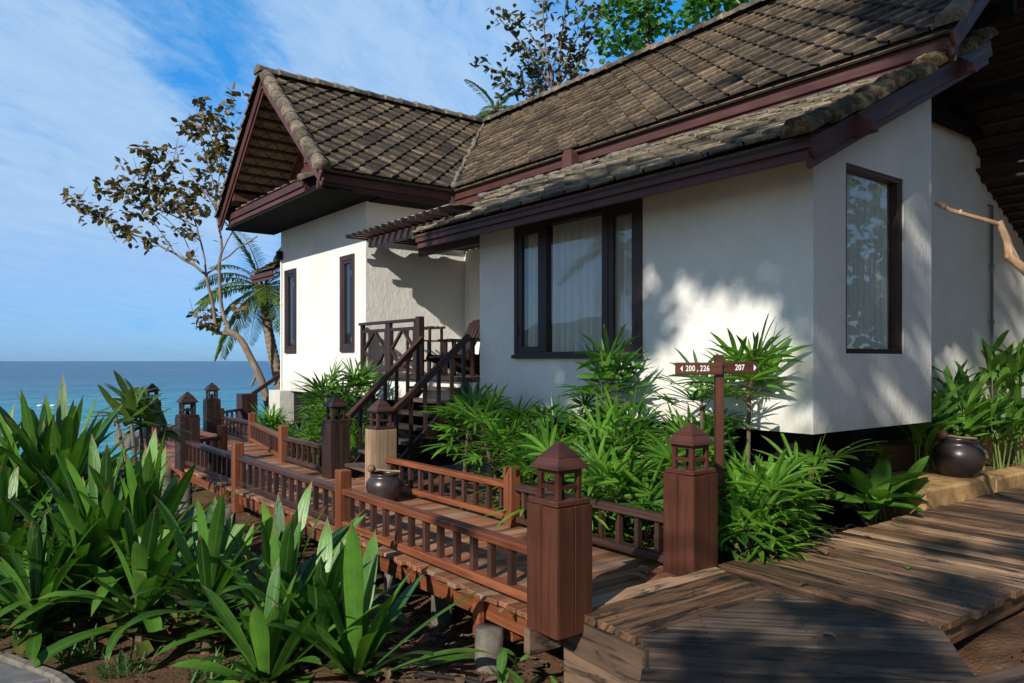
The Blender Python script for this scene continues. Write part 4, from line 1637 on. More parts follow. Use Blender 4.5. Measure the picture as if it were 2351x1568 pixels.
# stone slab and small stones on the right
mb = MB()
mb.extrude([(8.55, 3.80), (9.4, 3.74), (10.4, 3.78), (10.6, 4.5), (9.2, 4.75), (8.6, 4.4)], -.35, .20)
tag(mb.build('stone_slab', MAT['stone'], bevel=.03), 'ochre stone slab under the right-hand pot beside the plank path', 'stone slab')
mb = MB()
mb.extrude([(10.45, 3.80), (13.5, 3.80), (13.5, 4.1), (10.5, 4.12)], -.3, .15)
tag(mb.build('stone_kerb', MAT['stone'], bevel=.03), 'mossy ochre stone kerb along the path below the lance-leaved plants', 'kerb')
mb = MB()
mb.extrude([(10.3, 4.45), (16, 4.45), (16, 4.62), (10.3, 4.62)], -.2, .55)
tag(mb.build('retaining_wall', MAT['stone'], bevel=.03), 'low tan retaining wall behind the lance-leaved plants at the right', 'low wall')
mb = MB(); mb.extrude([(10.5, 4.1), (16, 4.1), (16, 4.46), (10.3, 4.46)], -.2, .12); mb.extrude([(10.3, 4.6), (16, 4.6), (16, 5.1), (9.4, 5.1)], -.2, .50)
tag(mb.build('planting_bed', MAT['soil']), kind='structure')

# ================================================================== VERANDA FURNITURE
def adirondack():
    root = thing('veranda_chair', 'x', 'chair')
    # faces -X
    mb = MB()
    for k in range(5):
        x = -.30 + k * .11
        mb.beam((x, -.27, .36 - .02 * k - (.05 if k == 0 else 0)), (x, .27, .36 - .02 * k - (.05 if k == 0 else 0)), .10, .022)
    mb.build('seat', MAT['chair'], root)
    mb = MB()
    for k in range(5):
        y = -.22 + k * .11
        mb.beam((.17, y, .28), (.17 + .33, y * 1.1, .98 - .012 * (k - 2) ** 2), .022, .095, up=(0, 1, 0))
    mb.beam((.36, -.27, .62), (.36, .27, .62), .05, .06)
    mb.build('backrest', MAT['chair'], root)
    for y in (-.32, .32):
        mb = MB(); mb.beam((-.42, y, .60), (.42, y, .59), .12, .025); mb.build('armrest', MAT['chair'], root)
        mb = MB(); mb.beam((-.30, y, 0), (-.30, y, .59), .11, .03); mb.build('leg', MAT['chair'], root)
        mb = MB(); mb.beam((-.36, y * .9, .33), (.5, y * .9, .02), .03, .13); mb.build('leg', MAT['chair'], root)
        mb = MB(); mb.beam((.40, y, .59), (.36, y, .3), .05, .03); mb.build('leg', MAT['chair'], root)
    return root


ch = adirondack(); ch.location = (7.15, 10.20, 1.35); ch.rotation_euler = (0, 0, R(-6))
ch['label'] = 'dark slatted armchair on the veranda, its slanting back beside the white pillar'
ch['group'] = 'veranda armchairs'
c = copy_tree(ch); c.location = (7.25, 11.15, 1.35); c['label'] = 'second dark slatted armchair on the veranda, half hidden by the stair newel'
rk = thing('drying_rack', 'dark towel rack on the veranda behind the lattice railing', 'rack', (7.3, 12.2, 1.35))
mb = MB()
for y in (11.75, 12.55):
    mb = MB()
    for x in (7.15, 7.4):
        mb.beam((x, y, 1.35), (x, y, 2.2), .04, .04)
    mb.beam((7.15, y, 1.6), (7.4, y, 1.6), .03, .03)
    mb.build('end_frame', MAT['darkwood'], rk)
mb = MB()
for x, z in ((7.15, 2.2), (7.27, 2.2), (7.4, 2.2), (7.15, 1.6), (7.4, 1.6)):
    mb.tube([(x, 11.65, z), (x, 12.65, z)], .022, 8)
mb.build('rail', MAT['chair'], rk)

# buoys
for k, (x, y) in enumerate(((7.96, 95.3), (9.32, 94.2), (10.4, 93.4), (11.6, 92.5))):
    mb = MB(); mb.lathe([(0, -.1), (.2, -.05), (.26, .1), (.2, .24), (.1, .3), (0, .31)], (0, 0, 0), 12)
    o = mb.build('buoy', MAT['white'], smooth=True); o.location = (x, y, SEA_Z); o.scale = (1.2, 1.2, .5)
    tag(o, 'small white buoy floating in the row on the sea', 'buoy', 'row of white buoys')

# ================================================================== PLANTS
def rv(a=1.0):
    return V((random.uniform(-a, a), random.uniform(-a, a), random.uniform(-a, a)))


def strip(mb, base, d, L, W, prof, droop, nseg, fold=.25, rnd=None, mat=0, up=None, cut=1.0, twist=0, ragged=0):
    """one leaf blade: a folded strip that bends under its weight; returns its tip"""
    p = V(base); d = V(d).normalized()
    upv = V(up) if up is not None else NV
    sd = d.cross(upv)
    if sd.length < .05:
        sd = d.cross(V((random.random() - .5, random.random() - .5, .1)))
    sd.normalize()
    if twist:
        sd = Matrix.Rotation(twist, 3, d) @ sd
    rnd = random.random() if rnd is None else rnd
    i = len(mb.v)
    n = nseg
    for k in range(n + 1):
        t = k / n * cut
        w = W * prof(t) / 2
        nrm = sd.cross(d).normalized()
        rg = (random.uniform(-1, 1) * ragged) if k == n else 0
        mb.v.append(tuple(p + sd * w + nrm * (abs(w) * fold) + d * rg))
        mb.v.append(tuple(p))
        mb.v.append(tuple(p - sd * w + nrm * (abs(w) * fold) - d * rg))
        p = p + d * (L * cut / n)
        d = (d + V((0, 0, -1)) * (droop * (.35 + t) / n)).normalized()
        sd = (sd - d * sd.dot(d)).normalized()
    for k in range(n):
        a = i + k * 3
        t0, t1 = k / n * cut, (k + 1) / n * cut
        mb.face((a, a + 1, a + 4, a + 3), mat, rnd, [(t0, 0), (t0, .5), (t1, .5), (t1, 0)])
        mb.face((a + 1, a + 2, a + 5, a + 4), mat, rnd, [(t0, .5), (t0, 1), (t1, 1), (t1, .5)])
    return p


def p_strap(t):
    return (.50 + .50 * min(1, t / .55)) * (1 if t < .62 else max(0.02, 1 - ((t - .62) / .38) ** 2.6))


def p_lance(t):
    return max(.05, math.sin(math.pi * min(1, t * .93 + .035)) ** .75)


def p_seg(t):
    return .35 + .65 * min(1, t / .3) if t < .72 else max(.12, 1 - (t - .72) / .3)


def p_round(t):
    return max(.05, math.sin(math.pi * min(1, t ** .8 * .98 + .01)) ** .6)


def strap_plant(base, h, n, L, W, label, lean=(0, 0), spread=1.0, cutn=14, az=None, group='strap-leaved plants in the bed', stems=1):
    base = V(base)
    root = thing('strap_leaf_plant', label, 'plant', base, group)
    sm, lv, dr = MB(), MB(), MB()
    for s in range(stems):
        off = V((random.uniform(-.16, .16), random.uniform(-.16, .16), 0)) * (stems > 1)
        top = base + off + V((lean[0], lean[1], h * random.uniform(.85, 1.1)))
        sm.tube([base + off - NV * .1, (base + off).lerp(top, .5), top], [.05, .05, .045], 8)
        n_ = int(n * 1.5)
        for k in range(n_):
            t = k / n_
            a = k * 2.39996 + random.uniform(-.25, .25)
            if az is not None and random.random() < .6:
                a = az + random.gauss(0, .9)
            el = R(random.uniform(8, 38)) if t < .3 else R(random.uniform(38, 62)) if t < .65 else R(random.uniform(60, 86))
            el = el * spread + R(90) * (1 - spread) if spread < 1 else el
            d = V((math.cos(a) * math.cos(el), math.sin(a) * math.cos(el), math.sin(el)))
            l = L * random.uniform(.92, 1.35) * (.85 if t > .9 else 1)
            b = top - NV * (.16 * (1 - t)) + V((d.x, d.y, 0)) * .03
            strip(lv, b, d, l, W * random.uniform(.70, 1.05), p_strap, random.uniform(.45, 1.5) * (1.3 - t * .7), 11, random.uniform(.12, .3), mat=0, twist=random.uniform(-.35, .35), cut=1 if random.random() < .78 else random.uniform(.6, .92), ragged=.02)
        # old leaf bases, trimmed short along the stalk
        for k in range(int(cutn * 1.6)):
            t = k / (cutn * 1.6)
            a = k * 2.39996 + random.uniform(-.3, .3)
            el = R(random.uniform(-5, 35))
            d = V((math.cos(a) * math.cos(el), math.sin(a) * math.cos(el), math.sin(el)))
            b = (base + off).lerp(top, .15 + .8 * t)
            strip(dr, b, d, random.uniform(.10, .27), W * .95, lambda q: .8 + .2 * q, random.uniform(-.3, .7), 4, .3, mat=0, cut=1, ragged=.035)
    sm.build('stem', MAT['stem'], root)
    lv.build('foliage', LEAF['strap'], root, smooth=True)
    dr.build('trimmed_leaves', LEAF['strap_dry'], root, smooth=True)
    return root


def gz(x, y, dz=0):
    return V((x, y, ground_z(x, y) + dz))


strap_plant(gz(1.38, 6.75), .36, 34, .95, .125, 'tallest fan-shaped strap-leaved plant at the middle of the left bed', (-.12, .05), .96, 18, stems=2)
strap_plant(gz(.95, 8.3), .72, 40, 1.05, .115, 'strap-leaved plant at the back of the bed with upright leaves against the sea', (.0, 0), .96, 10, stems=2)
strap_plant(gz(1.45, 8.6), .45, 26, .75, .11, 'strap-leaved plant below the frangipani leaves, at the back of the bed', (0, 0), .9, 8, stems=2)
strap_plant(gz(.35, 8.9), .62, 34, .95, .115, 'strap-leaved plant at the far left edge of the photo, farthest back', (0, 0), 1, 8, stems=2)
strap_plant(gz(.45, 7.1), .42, 30, .80, .115, 'dark strap-leaved plant at the left edge above the stone path', (-.05, 0), 1, 18)
strap_plant(gz(.95, 6.75), .34, 26, .70, .11, 'low strap-leaved plant with many trimmed leaf bases, left of the tallest one', (-.04, 0), 1, 30)
strap_plant(gz(1.22, 6.05), .36, 22, .66, .115, 'strap-leaved plant in front of the tallest one with many chopped lower leaves', (0, 0), 1, 26)
strap_plant(gz(1.60, 5.72), .36, 18, .66, .12, 'strap-leaved plant with two broad upright blades in the front row', (0, 0), .92, 26)
strap_plant(gz(2.08, 5.62), .22, 22, .80, .125, 'glossy strap-leaved plant reaching up to the front railing', (.03, 0), 1, 16)
strap_plant(gz(2.14, 4.98), .10, 20, .76, .125, 'strap-leaved plant at the bottom edge beside the nearest concrete pile', (0, 0), 1, 14)
strap_plant(gz(1.72, 4.85), .06, 16, .60, .115, 'small strap-leaved plant at the bottom edge left of the nearest pile plant', (0, 0), 1, 14)
strap_plant(gz(2.2, 6.9), .05, 12, .52, .11, 'strap-leaved plant with long leaves reaching under the walkway beams', (.0, 0), 1, 10, az=-.2)


strap_plant(gz(.15, 7.7), .5, 30, .95, .12, 'strap-leaved plant cut off by the left edge of the photo, middle of the bed', (0, 0), 1, 12)
strap_plant(gz(1.5, 7.4), .22, 20, .68, .115, 'strap-leaved plant just behind the tallest one, near the walkway', (0, 0), .95, 10)
strap_plant(gz(.62, 6.45), .26, 20, .6, .10, 'low strap-leaved plant nearest the stone path corner', (0, 0), 1, 22)
strap_plant(gz(1.9, 6.2), .12, 16, .60, .11, 'dark strap-leaved plant between the tallest one and the glossy one', (0, 0), 1, 14)


strap_plant(gz(2.24, 4.62), .04, 16, .80, .13, 'strap-leaved plant spreading over the bottom edge, right of the others', (0, 0), 1, 8)
strap_plant(gz(1.95, 5.25), .14, 18, .70, .12, 'strap-leaved plant between the glossy one and the bottom edge', (0, 0), 1, 14)
strap_plant(gz(1.12, 7.45), .35, 28, .85, .115, 'strap-leaved plant wedged behind the tallest one on its left', (0, 0), 1, 12)


# low spider tufts on the soil
for k, (x, y) in enumerate(((.62, 6.55), (.83, 6.05), (1.05, 5.62), (.38, 6.95), (1.45, 5.25))):
    mb = MB()
    b = gz(x, y)
    for q in range(60):
        a = random.random() * 6.28; el = R(random.uniform(15, 80))
        o_ = V((random.uniform(-.13, .13), random.uniform(-.13, .13), 0))
        strip(mb, b + o_, (math.cos(a) * math.cos(el), math.sin(a) * math.cos(el), math.sin(el)), random.uniform(.1, .2), .014, p_seg, 1.0, 4, .2)
    o = mb.build('grass_tuft', LEAF['grass'], off=b)
    tag(o, ['grassy tuft on the bare soil nearest the stone path corner', 'grassy tuft on the soil below the low trimmed plant', 'broad grassy tuft at the bottom edge below the chopped plant', 'grassy tuft at the left edge under the dark strap leaves', 'grassy tuft half hidden under the front row of strap leaves'][k], 'grass tuft')


# fan palms -------------------------------------------------------------
def fan_leaf(lv, st_, top, a, el, pet, segs, L, W, droop=.5):
    d = V((math.cos(a) * math.cos(el), math.sin(a) * math.cos(el), math.sin(el)))
    # petiole
    p1 = top + d * pet * .5; p2 = top + d * pet * .9 + NV * (-.05 * pet)
    st_.tube([top, p1, p2], [.006, .005, .004], 4, caps=False)
    d2 = (p2 - p1).normalized()
    sd = d2.cross(NV)
    if sd.length < .1: sd = V((1, 0, 0))
    sd.normalize()
    sp = R(random.uniform(75, 112))
    tilt = random.uniform(-.3, .5)
    nrm = sd.cross(d2).normalized()
    r0 = random.random()
    for k in range(segs):
        q = -sp + 2 * sp * k / (segs - 1) + random.uniform(-.06, .06)
        v = d2 * math.cos(q) + sd * math.sin(q) + nrm * (tilt * .35 + random.uniform(-.08, .12))
        l = L * random.uniform(.85, 1.1) * (1 - .22 * abs(q) / sp)
        strip(lv, p2, v, l, W * random.uniform(.8, 1.2), p_seg, droop * random.uniform(.6, 1.5), 5, .28, rnd=min(1, max(0, r0 + random.uniform(-.2, .2))), up=nrm, twist=random.uniform(-.2, .2))


def fan_palm(base, stems, label, L=.36, W=.038, nl=(9, 13), group='fan palms along the house', droop=.55, mat='fan'):
    base = V(base)
    root = thing('fan_palm', label, 'palm', base, group)
    s, lv = MB(), MB()
    for (dx, dy, h) in stems:
        top = base + V((dx, dy, h))
        s.tube([base + V((dx * .25, dy * .25, -.05)), base + V((dx * .6, dy * .6, h * .5)), top - NV * .15, top], [.017, .017, .02, .012], 6)
        for k in range(random.randint(*nl)):
            a = k * 2.39996 + random.uniform(-.4, .4)
            el = R(random.uniform(-8, 80))
            fan_leaf(lv, s, top - NV * random.uniform(0, .26), a, el, random.uniform(.20, .38), random.randint(7, 9), L * random.uniform(.85, 1.25), W * 1.12, droop)
        if len(stems) > 1:
            for k in range(3):
                a = k * 2.39996 + random.uniform(-.4, .4)
                fan_leaf(lv, s, (base + V((dx * .6, dy * .6, h * .4))).lerp(top, random.random() * .8), a, R(random.uniform(0, 50)), random.uniform(.18, .34), random.randint(7, 9), L * random.uniform(.8, 1.1), W * 1.1, droop * 1.2)
    s.build('stem', MAT['stem'], root)
    lv.build('foliage', LEAF[mat], root)
    return root


def rs_(n, r, h0, h1):
    return [(random.uniform(-r, r), random.uniform(-r, r), random.uniform(h0, h1) * .9) for _ in range(max(2, round(n * .75)))]


ZG = -.35
fan_palm((5.98, 6.05, ZG), [(0, 0, 1.74)] + rs_(2, .2, .9, 1.2), 'fan palm with one tall bare stem under the right end of the big front window', .42, .04, (14, 17))
fan_palm((6.05, 4.30, ZG), [(.03, -.02, 1.80)], 'tall slender fan palm right behind the room number sign', .42, .042, (13, 16))
fan_palm((6.0, 4.75, ZG), [(-.02, .0, 1.62)] + rs_(2, .2, .9, 1.2), 'fan palm just left of the sign post with thin drooping leaves', .38, .034, (10, 13))
fan_palm((5.35, 8.1, ZG), rs_(5, .3, .95, 1.45), 'bright fan palm clump beside the bare-boarded lantern post', .40, .04)
fan_palm((5.55, 7.3, ZG), rs_(5, .32, 1.0, 1.5), 'fan palm clump below the left part of the big window', .38, .036)
fan_palm((5.25, 6.7, ZG), rs_(5, .3, .75, 1.2), 'fan palm clump leaning over the middle of the house-side railing', .38, .036)
fan_palm((5.75, 6.55, ZG), rs_(4, .3, .9, 1.35), 'fan palm clump below the middle of the big window', .36, .036)
fan_palm((5.15, 5.75, ZG), rs_(4, .28, .55, 1.0), 'low fan palm drooping over the short post of the house-side railing', .38, .036, droop=.8)
fan_palm((5.6, 5.6, ZG), rs_(5, .3, .8, 1.3), 'fan palm clump seen between the two near lantern posts, at the back', .38, .036)
fan_palm((5.2, 4.95, ZG), rs_(4, .26, .5, .95), 'fan palm whose leaves hang beside the sign lantern post on its left', .38, .036, droop=.8)
fan_palm((5.55, 4.5, ZG), rs_(4, .25, .75, 1.15), 'fan palm clump behind the sign lantern post', .36, .036)
fan_palm((5.75, 4.02, ZG), rs_(4, .2, .65, 1.15), 'large bright fan palm at the corner between sign post and plank path', .44, .042, (10, 13), droop=.75)
fan_palm((5.50, 3.92, ZG), [(.0, -.05, .42), (.12, .04, .62), (-.1, 0, .5)], 'lowest fan palm spilling onto the plank path right of the sign lantern post', .42, .04, (8, 11), droop=.9)
fan_palm((5.95, 3.9, ZG), [(.35, -.10, .98)], 'fan palm leaning right under the house corner over the dark gap', .42, .036, (5, 7), droop=.6)
fan_palm((5.4, 11.6, ZG), rs_(7, .4, 1.1, 1.75), 'big fan palm clump left of the stairs against the white wing wall', .42, .038, (10, 13))
fan_palm((5.55, 12.6, ZG), rs_(4, .3, .9, 1.45), 'fan palm clump against the wing wall, left of the big clump', .38, .036)
fan_palm((5.75, 16.1, ZG - .1), rs_(3, .15, .5, .95), 'yellowish spiky fan palm over the far orange railing', .40, .035, (9, 11))
fan_palm((5.3, 13.2, ZG), rs_(3, .2, .4, .8), 'low yellowish fan palm hanging through the orange railing', .36, .034, (8, 10), droop=.8)
fan_palm((5.25, 10.85, ZG), rs_(3, .2, .45, .85), 'fan palm at the foot of the stairs beyond the dark lantern post', .36, .034, (8, 10))


# lance-leaved plants at the right -------------------------------------------
def lance_plant(base, n, h, L, W, label, group='lance-leaved plants at the right', mat='lance', prof=p_lance, per=5, lean=.12):
    base = V(base)
    root = thing('lance_leaf_plant', label, 'plant', base, group)
    s, lv = MB(), MB()
    for k in range(n):
        off = V((random.uniform(-.22, .22), random.uniform(-.14, .14), 0))
        hh = h * random.uniform(.7, 1.1)
        tip = base + off + V((random.uniform(-lean, lean), random.uniform(-lean, lean), hh))
        s.tube([base + off - NV * .05, (base + off).lerp(tip, .5) + rv(.02), tip], [.010, .009, .006], 5)
        a0 = random.random() * 6.28
        for q in range(per):
            a = a0 + (q % 2) * math.pi + random.uniform(-.5, .5)
            el = R(random.uniform(5, 52)) if prof is p_round and L > .4 else R(random.uniform(25, 78))
            d = V((math.cos(a) * math.cos(el), math.sin(a) * math.cos(el), math.sin(el)))
            strip(lv, (base + off).lerp(tip, .45 + .55 * (q + 1) / per), d, L * random.uniform(.75, 1.15), W * random.uniform(.8, 1.2), prof, random.uniform(.2, .8), 6, .3, twist=random.uniform(-.4, .4))
    s.build('stem', MAT['greenstem'], root)
    lv.build('foliage', LEAF[mat], root, smooth=True)
    return root


lance_plant((10.7, 4.25, .12), 9, .85, .48, .12, 'lance-leaved plant right behind the pot on the slab, tall with broad upright leaves')
lance_plant((11.5, 4.22, .12), 14, .72, .42, .10, 'dense lance-leaved plant on thin stems beside the path at the right edge')
lance_plant((10.0, 4.50, .12), 8, .75, .50, .12, 'lance-leaved plant against the lower corner of the room wall')
lance_plant((12.4, 4.25, .12), 13, .72, .42, .10, 'lance-leaved plant at the right edge of the photo along the path')
lance_plant((12.0, 4.80, .48), 7, .85, .46, .11, 'lance-leaved plant above the retaining wall in front of the drain pipe')
lance_plant((13.5, 4.75, .48), 10, 1.2, .55, .12, 'dark lance-leaved plant highest up at the right edge, above the retaining wall')
lance_plant((11.1, 4.82, .48), 4, .55, .36, .09, 'lance-leaved plant left of the drain pipe above the retaining wall')
lance_plant((7.9, 3.92, -.22), 5, .40, .58, .20, 'broad-leaved plant in the gap between the plank path and the house corner', mat='lance', prof=p_round, per=5, group='broad-leaved plants')
lance_plant((8.35, 3.95, -.2), 4, .36, .50, .17, 'broad-leaved plant leaning against the front of the ochre slab', mat='lance', prof=p_round, per=4, group='broad-leaved plants')
lance_plant((9.15, 4.55, .05), 4, .40, .20, .07, 'yellow-veined croton behind the pot on the slab', mat='croton', per=9, group='crotons')
lance_plant((6.35, 15.0, -.45), 5, .55, .26, .09, 'leafy shrub in front of the white wing base, with round bright leaves', mat='lance', prof=p_round, per=6, group='shrubs by the wing')
o = lance_plant((6.0, 14.5, -.45), 6, .6, .34, .03, 'dry tan shrub with spiky leaves beside the wing base', mat='dry', prof=p_seg, per=7, group='shrubs by the wing')
# seedlings under the deck edge
for (x, y), lab in (((2.85, 3.72), 'small bright seedling on the soil just right of the nearest pile'), ((2.98, 3.40), 'small seedling with two narrow leaves under the grey beam')):
    lance_plant(gz(x, y), 2, .20, .16, .06, lab, 'seedlings under the deck', per=3, lean=.05)

# frangipani by the left rail ----------------------------------------------
fr = thing('frangipani', 'frangipani with broad paddle leaves in front of the far lantern post at the left', 'tree', (2.0, 10.2, -.8))
sm, lv = MB(), MB()
for (px, py, t) in ((295, 915, 9.6), (262, 940, 9.4), (322, 935, 9.8), (378, 985, 10.0), (300, 955, 9.2), (340, 970, 9.6)):
    tip = at(px, py, t)
    b = V((2.0, 10.2, -.85))
    sm.tube([b, b.lerp(tip, .5) + V((0.05, 0, .1)), tip], [.035, .028, .02], 7)
    for q in range(13):
        a = q * 2.4 + random.uniform(-.3, .3); el = R(random.uniform(-15, 70))
        strip(lv, tip - NV * random.uniform(0, .08), (math.cos(a) * math.cos(el), math.sin(a) * math.cos(el), math.sin(el)), random.uniform(.30, .46), .125, p_round, .5, 6, .15)
sm.build('trunk', MAT['bark'], fr)
lv.build('crown', LEAF['frangipani'], fr, smooth=True)


# ================================================================== TREES
def leaf_cluster(lv, c, r, n, L, W, prof=p_round, down=.1, nseg=3, mat=0):
    for k in range(n):
        d = rv(1)
        d.z = d.z * .7 - down
        if d.length < .05: continue
        d.normalize()
        p = V(c) + V((random.gauss(0, r), random.gauss(0, r), random.gauss(0, r * .7)))
        strip(lv, p, d, L * random.uniform(.7, 1.2), W * random.uniform(.8, 1.2), prof, .4, nseg, .2, mat=mat, up=rv(1) + NV)


def almond():
    root = thing('almond_tree', 'sparse dark-leaved tree leaning left beside the wing, bare branches against the sky', 'tree', at(612, 905, 20.4))
    s, lv = MB(), MB()
    T = 20.4
    def br(pts, r0, r1, tw=True):
        q = [at(p[0], p[1], T + (p[2] if len(p) > 2 else 0)) for p in pts]
        m = []
        for a, b in zip(q, q[1:]):
            m += [a, a.lerp(b, .5) + rv(.03)]
        m.append(q[-1])
        s.tube(m, [(r0 + (r1 - r0) * k / (len(m) - 1)) * .56 for k in range(len(m))], 8, caps=False)
        return m
    br([(625, 960), (606, 895), (590, 850), (562, 795), (540, 768), (519, 757)], .20, .15)
    br([(592, 852), (578, 884), (576, 886)], .08, .05)
    br([(535, 765), (505, 765), (495, 758)], .12, .07)
    br([(500, 760), (493, 738), (485, 683), (473, 630)], .09, .075)
    br([(525, 758), (516, 735), (506, 683), (503, 617), (509, 575), (507, 545), (497, 488, .3), (496, 437, .4), (478, 385, .4), (462, 319, .5), (467, 247, .5)], .10, .018)
    br([(473, 630), (447, 609), (401, 581), (355, 557), (308, 540), (267, 519), (206, 493), (159, 447)], .07, .012)
    br([(473, 630), (462, 560), (452, 521), (411, 501), (360, 478), (288, 437), (226, 411)], .05, .012)
    br([(473, 630), (506, 599), (545, 570), (591, 542)], .05, .03)
    br([(509, 580), (535, 530), (560, 500, 1)], .04, .015)
    br([(496, 470, .3), (514, 330, .6), (534, 216, .8)], .03, .010)
    br([(452, 521), (426, 462), (390, 411), (334, 344)], .035, .010)
    br([(426, 462), (420, 400), (405, 350)], .02, .01)
    br([(497, 488, .3), (470, 440), (430, 385), (383, 350)], .03, .01)
    br([(401, 581), (360, 520), (310, 470), (262, 425)], .03, .01)
    br([(447, 609), (420, 540, .8), (380, 500, 1), (330, 470, 1)], .03, .01)
    br([(519, 745), (540, 715), (555, 705)], .02, .008)
    br([(500, 745), (475, 725), (452, 716)], .02, .008)
    cl = [(159, 440, 5), (172, 455, 7), (190, 470, 8), (206, 485, 9), (232, 495, 9), (262, 505, 8), (285, 525, 9), (310, 535, 7), (345, 548, 6), (226, 425, 4), (250, 440, 9), (275, 440, 9), (300, 447, 12), (262, 420, 5),
          (325, 345, 10), (340, 355, 10), (345, 375, 7), (300, 385, 7), (320, 400, 9), (375, 345, 9), (310, 430, 10), (335, 440, 12), (360, 435, 12), (385, 430, 10), (330, 470, 12), (365, 475, 14), (400, 470, 14), (420, 450, 10), (440, 470, 12), (455, 440, 12), (430, 490, 12), (465, 480, 10), (350, 500, 8), (300, 490, 8),
          (380, 400, 8), (405, 350, 3), (430, 420, 9), (460, 400, 10), (480, 430, 10), (445, 285, 10), (465, 240, 10), (470, 265, 12), (485, 290, 12), (500, 265, 9), (455, 310, 10), (480, 325, 12), (500, 330, 12), (515, 310, 10), (525, 285, 8), (520, 250, 6), (534, 220, 5), (540, 238, 4), (490, 350, 12), (510, 355, 9), (475, 365, 10), (500, 385, 10), (520, 345, 7),
          (440, 300, 8), (425, 290, 6), (515, 430, 7), (495, 455, 8), (380, 555, 5), (430, 590, 4), (340, 565, 5), (455, 718, 5), (470, 740, 6), (480, 725, 5), (500, 730, 5), (545, 710, 4), (553, 706, 3), (490, 750, 5), (270, 540, 7), (200, 500, 6), (395, 375, 7), (350, 410, 8), (410, 520, 9), (445, 540, 7)]
    for (x, y, n) in cl:
        leaf_cluster(lv, at(x, y, T + random.uniform(-.7, .9)), .125, int(n * 2.0), .22, .13, down=.15)
    for k in range(120):
        x, y, n = random.choice(cl)
        a = at(x, y, T)
        b = a + V((random.uniform(-.3, .3), random.uniform(-.3, .3), random.uniform(-.1, .4)))
        s.tube([a + V((0, 0, -.15)) + rv(.1), b], [.010, .005], 4, caps=False)
    s.build('trunk', MAT['bark'], root, smooth=True)
    lv.build('crown', LEAF['almond'], root)


almond()


def frond(lv, s, base, d, L, droop, nl=46, LL=.42, W=.035, hang=.5):
    p = V(base); d = V(d).normalized()
    n = 16
    pts = []; ds = []
    for k in range(n + 1):
        pts.append(p.copy()); ds.append(d.copy())
        p = p + d * (L / n)
        d = (d + V((0, 0, -droop / n))).normalized()
    s.tube(pts, [.022 - .019 * k / n for k in range(n + 1)], 5, caps=False)
    for q in range(nl):
        t = .12 + .88 * q / nl
        f = t * n; k = min(n - 1, int(f))
        b = pts[k].lerp(pts[k + 1], f - k)
        dd = ds[k]
        sd = dd.cross(NV)
        if sd.length < .05: sd = V((1, 0, 0))
        sd.normalize()
        l = LL * math.sin(math.pi * min(1, .18 + .8 * t)) ** .6
        for sg_ in (-1, 1):
            v = sd * sg_ * .8 + dd * .65 + NV * (.12 - hang * .5) + rv(.09)
            strip(lv, b, v, l * random.uniform(.85, 1.1), W, p_seg, hang * 1.6, 4, .15, up=NV)


def coconut(base, top, label, nf=22, L=2.4, off=(0, 0), LL=.5, cone=None, group=None):
    base = V(base); top = V(top)
    root = thing('coconut_palm', label, 'palm', base, group)
    s, lv, cr = MB(), MB(), MB()
    mid = base.lerp(top, .5) + V((off[0], off[1], 0))
    pts = []
    for k in range(41):
        t = k / 40
        p = base * (1 - t) ** 2 + mid * (2 * t * (1 - t)) + top * t * t
        pts.append(p)
    s.tube(pts, [(.17 - .05 * k / 40) * (1.07 if k % 2 else .95) for k in range(41)], 12)
    s.build('trunk', MAT['palmbark'], root, smooth=False)
    for k in range(nf):
        a = k * 2.39996 + random.uniform(-.2, .2)
        el = R(random.uniform(-35, 75))
        frond(lv, cr, top + NV * .1, (math.cos(a) * math.cos(el), math.sin(a) * math.cos(el), math.sin(el)), L * random.uniform(.8, 1.1), random.uniform(.9, 1.6), LL=LL)
    for k in range(8):
        a = k * 2.4; 
        strip(cr, top - NV * .1, (math.cos(a) * .5, math.sin(a) * .5, random.choice((.8, -.9))), .6, .12, p_seg, .4, 5)
    cr.build('leaf_stalk', MAT['stem'], root)
    lv.build('crown', LEAF['palm'], root)
    return root


coconut(at(650, 910, 22.0), at(603, 672, 22.6), 'coconut palm with a ringed trunk and drooping fronds behind the corner of the wing', 30, 2.4, (.0, .3), .52)


def bushy(name, label, base, limbs, clusters, leaf, L, W, n, r, bark='bark', prof=p_round, group=None):
    root = thing(name, label, 'tree', base, group)
    s, lv = MB(), MB()
    for pts, r0, r1 in limbs:
        m = [V(p) for p in pts]
        s.tube(m, [r0 + (r1 - r0) * k / (len(m) - 1) for k in range(len(m))], 7, caps=False)
    for c in clusters:
        leaf_cluster(lv, c, r * random.uniform(.8, 1.2), n, L, W, prof)
    s.build('trunk', MAT[bark], root, smooth=True)
    lv.build('crown', LEAF[leaf], root)
    return root


# bronze-leaved tree behind the main roof
T = 24
b0 = at(1290, 300, T); b0.z = -.3
lim = [([b0, at(1290, 300, T), at(1265, 215, T)], .16, .09)]
cls = []
for (x, y) in ((1105, 150), (1135, 30), (1190, 40), (1245, 5), (1300, 0), (1360, 20), (1385, 60), (1345, 120), (1150, 190), (1230, 150), (1185, 110), (1285, 90), (1320, 160), (1215, 215), (1400, 10)):
    tip = at(x, y, T + random.uniform(-1.2, 1.2))
    st0 = at(1265 + random.uniform(-15, 25), 225, T)
    mid = st0.lerp(tip, .55) + rv(.15)
    lim.append(([st0, mid, tip], .045, .012))
    for t in (.45, .6, .75, .88, 1.0):
        p = st0.lerp(tip, t) + rv(.22)
        cls.append(p)
bushy('bronze_tree', 'open tree with bronze oval leaves rising behind the middle of the main roof', b0, lim, cls, 'bronze', .26, .125, 11, .22)
T = 22
b0 = at(1480, 300, T); b0.z = -.3
lim = [([b0, at(1480, 200, T), at(1490, 0, T)], .16, .06)]
cls = []
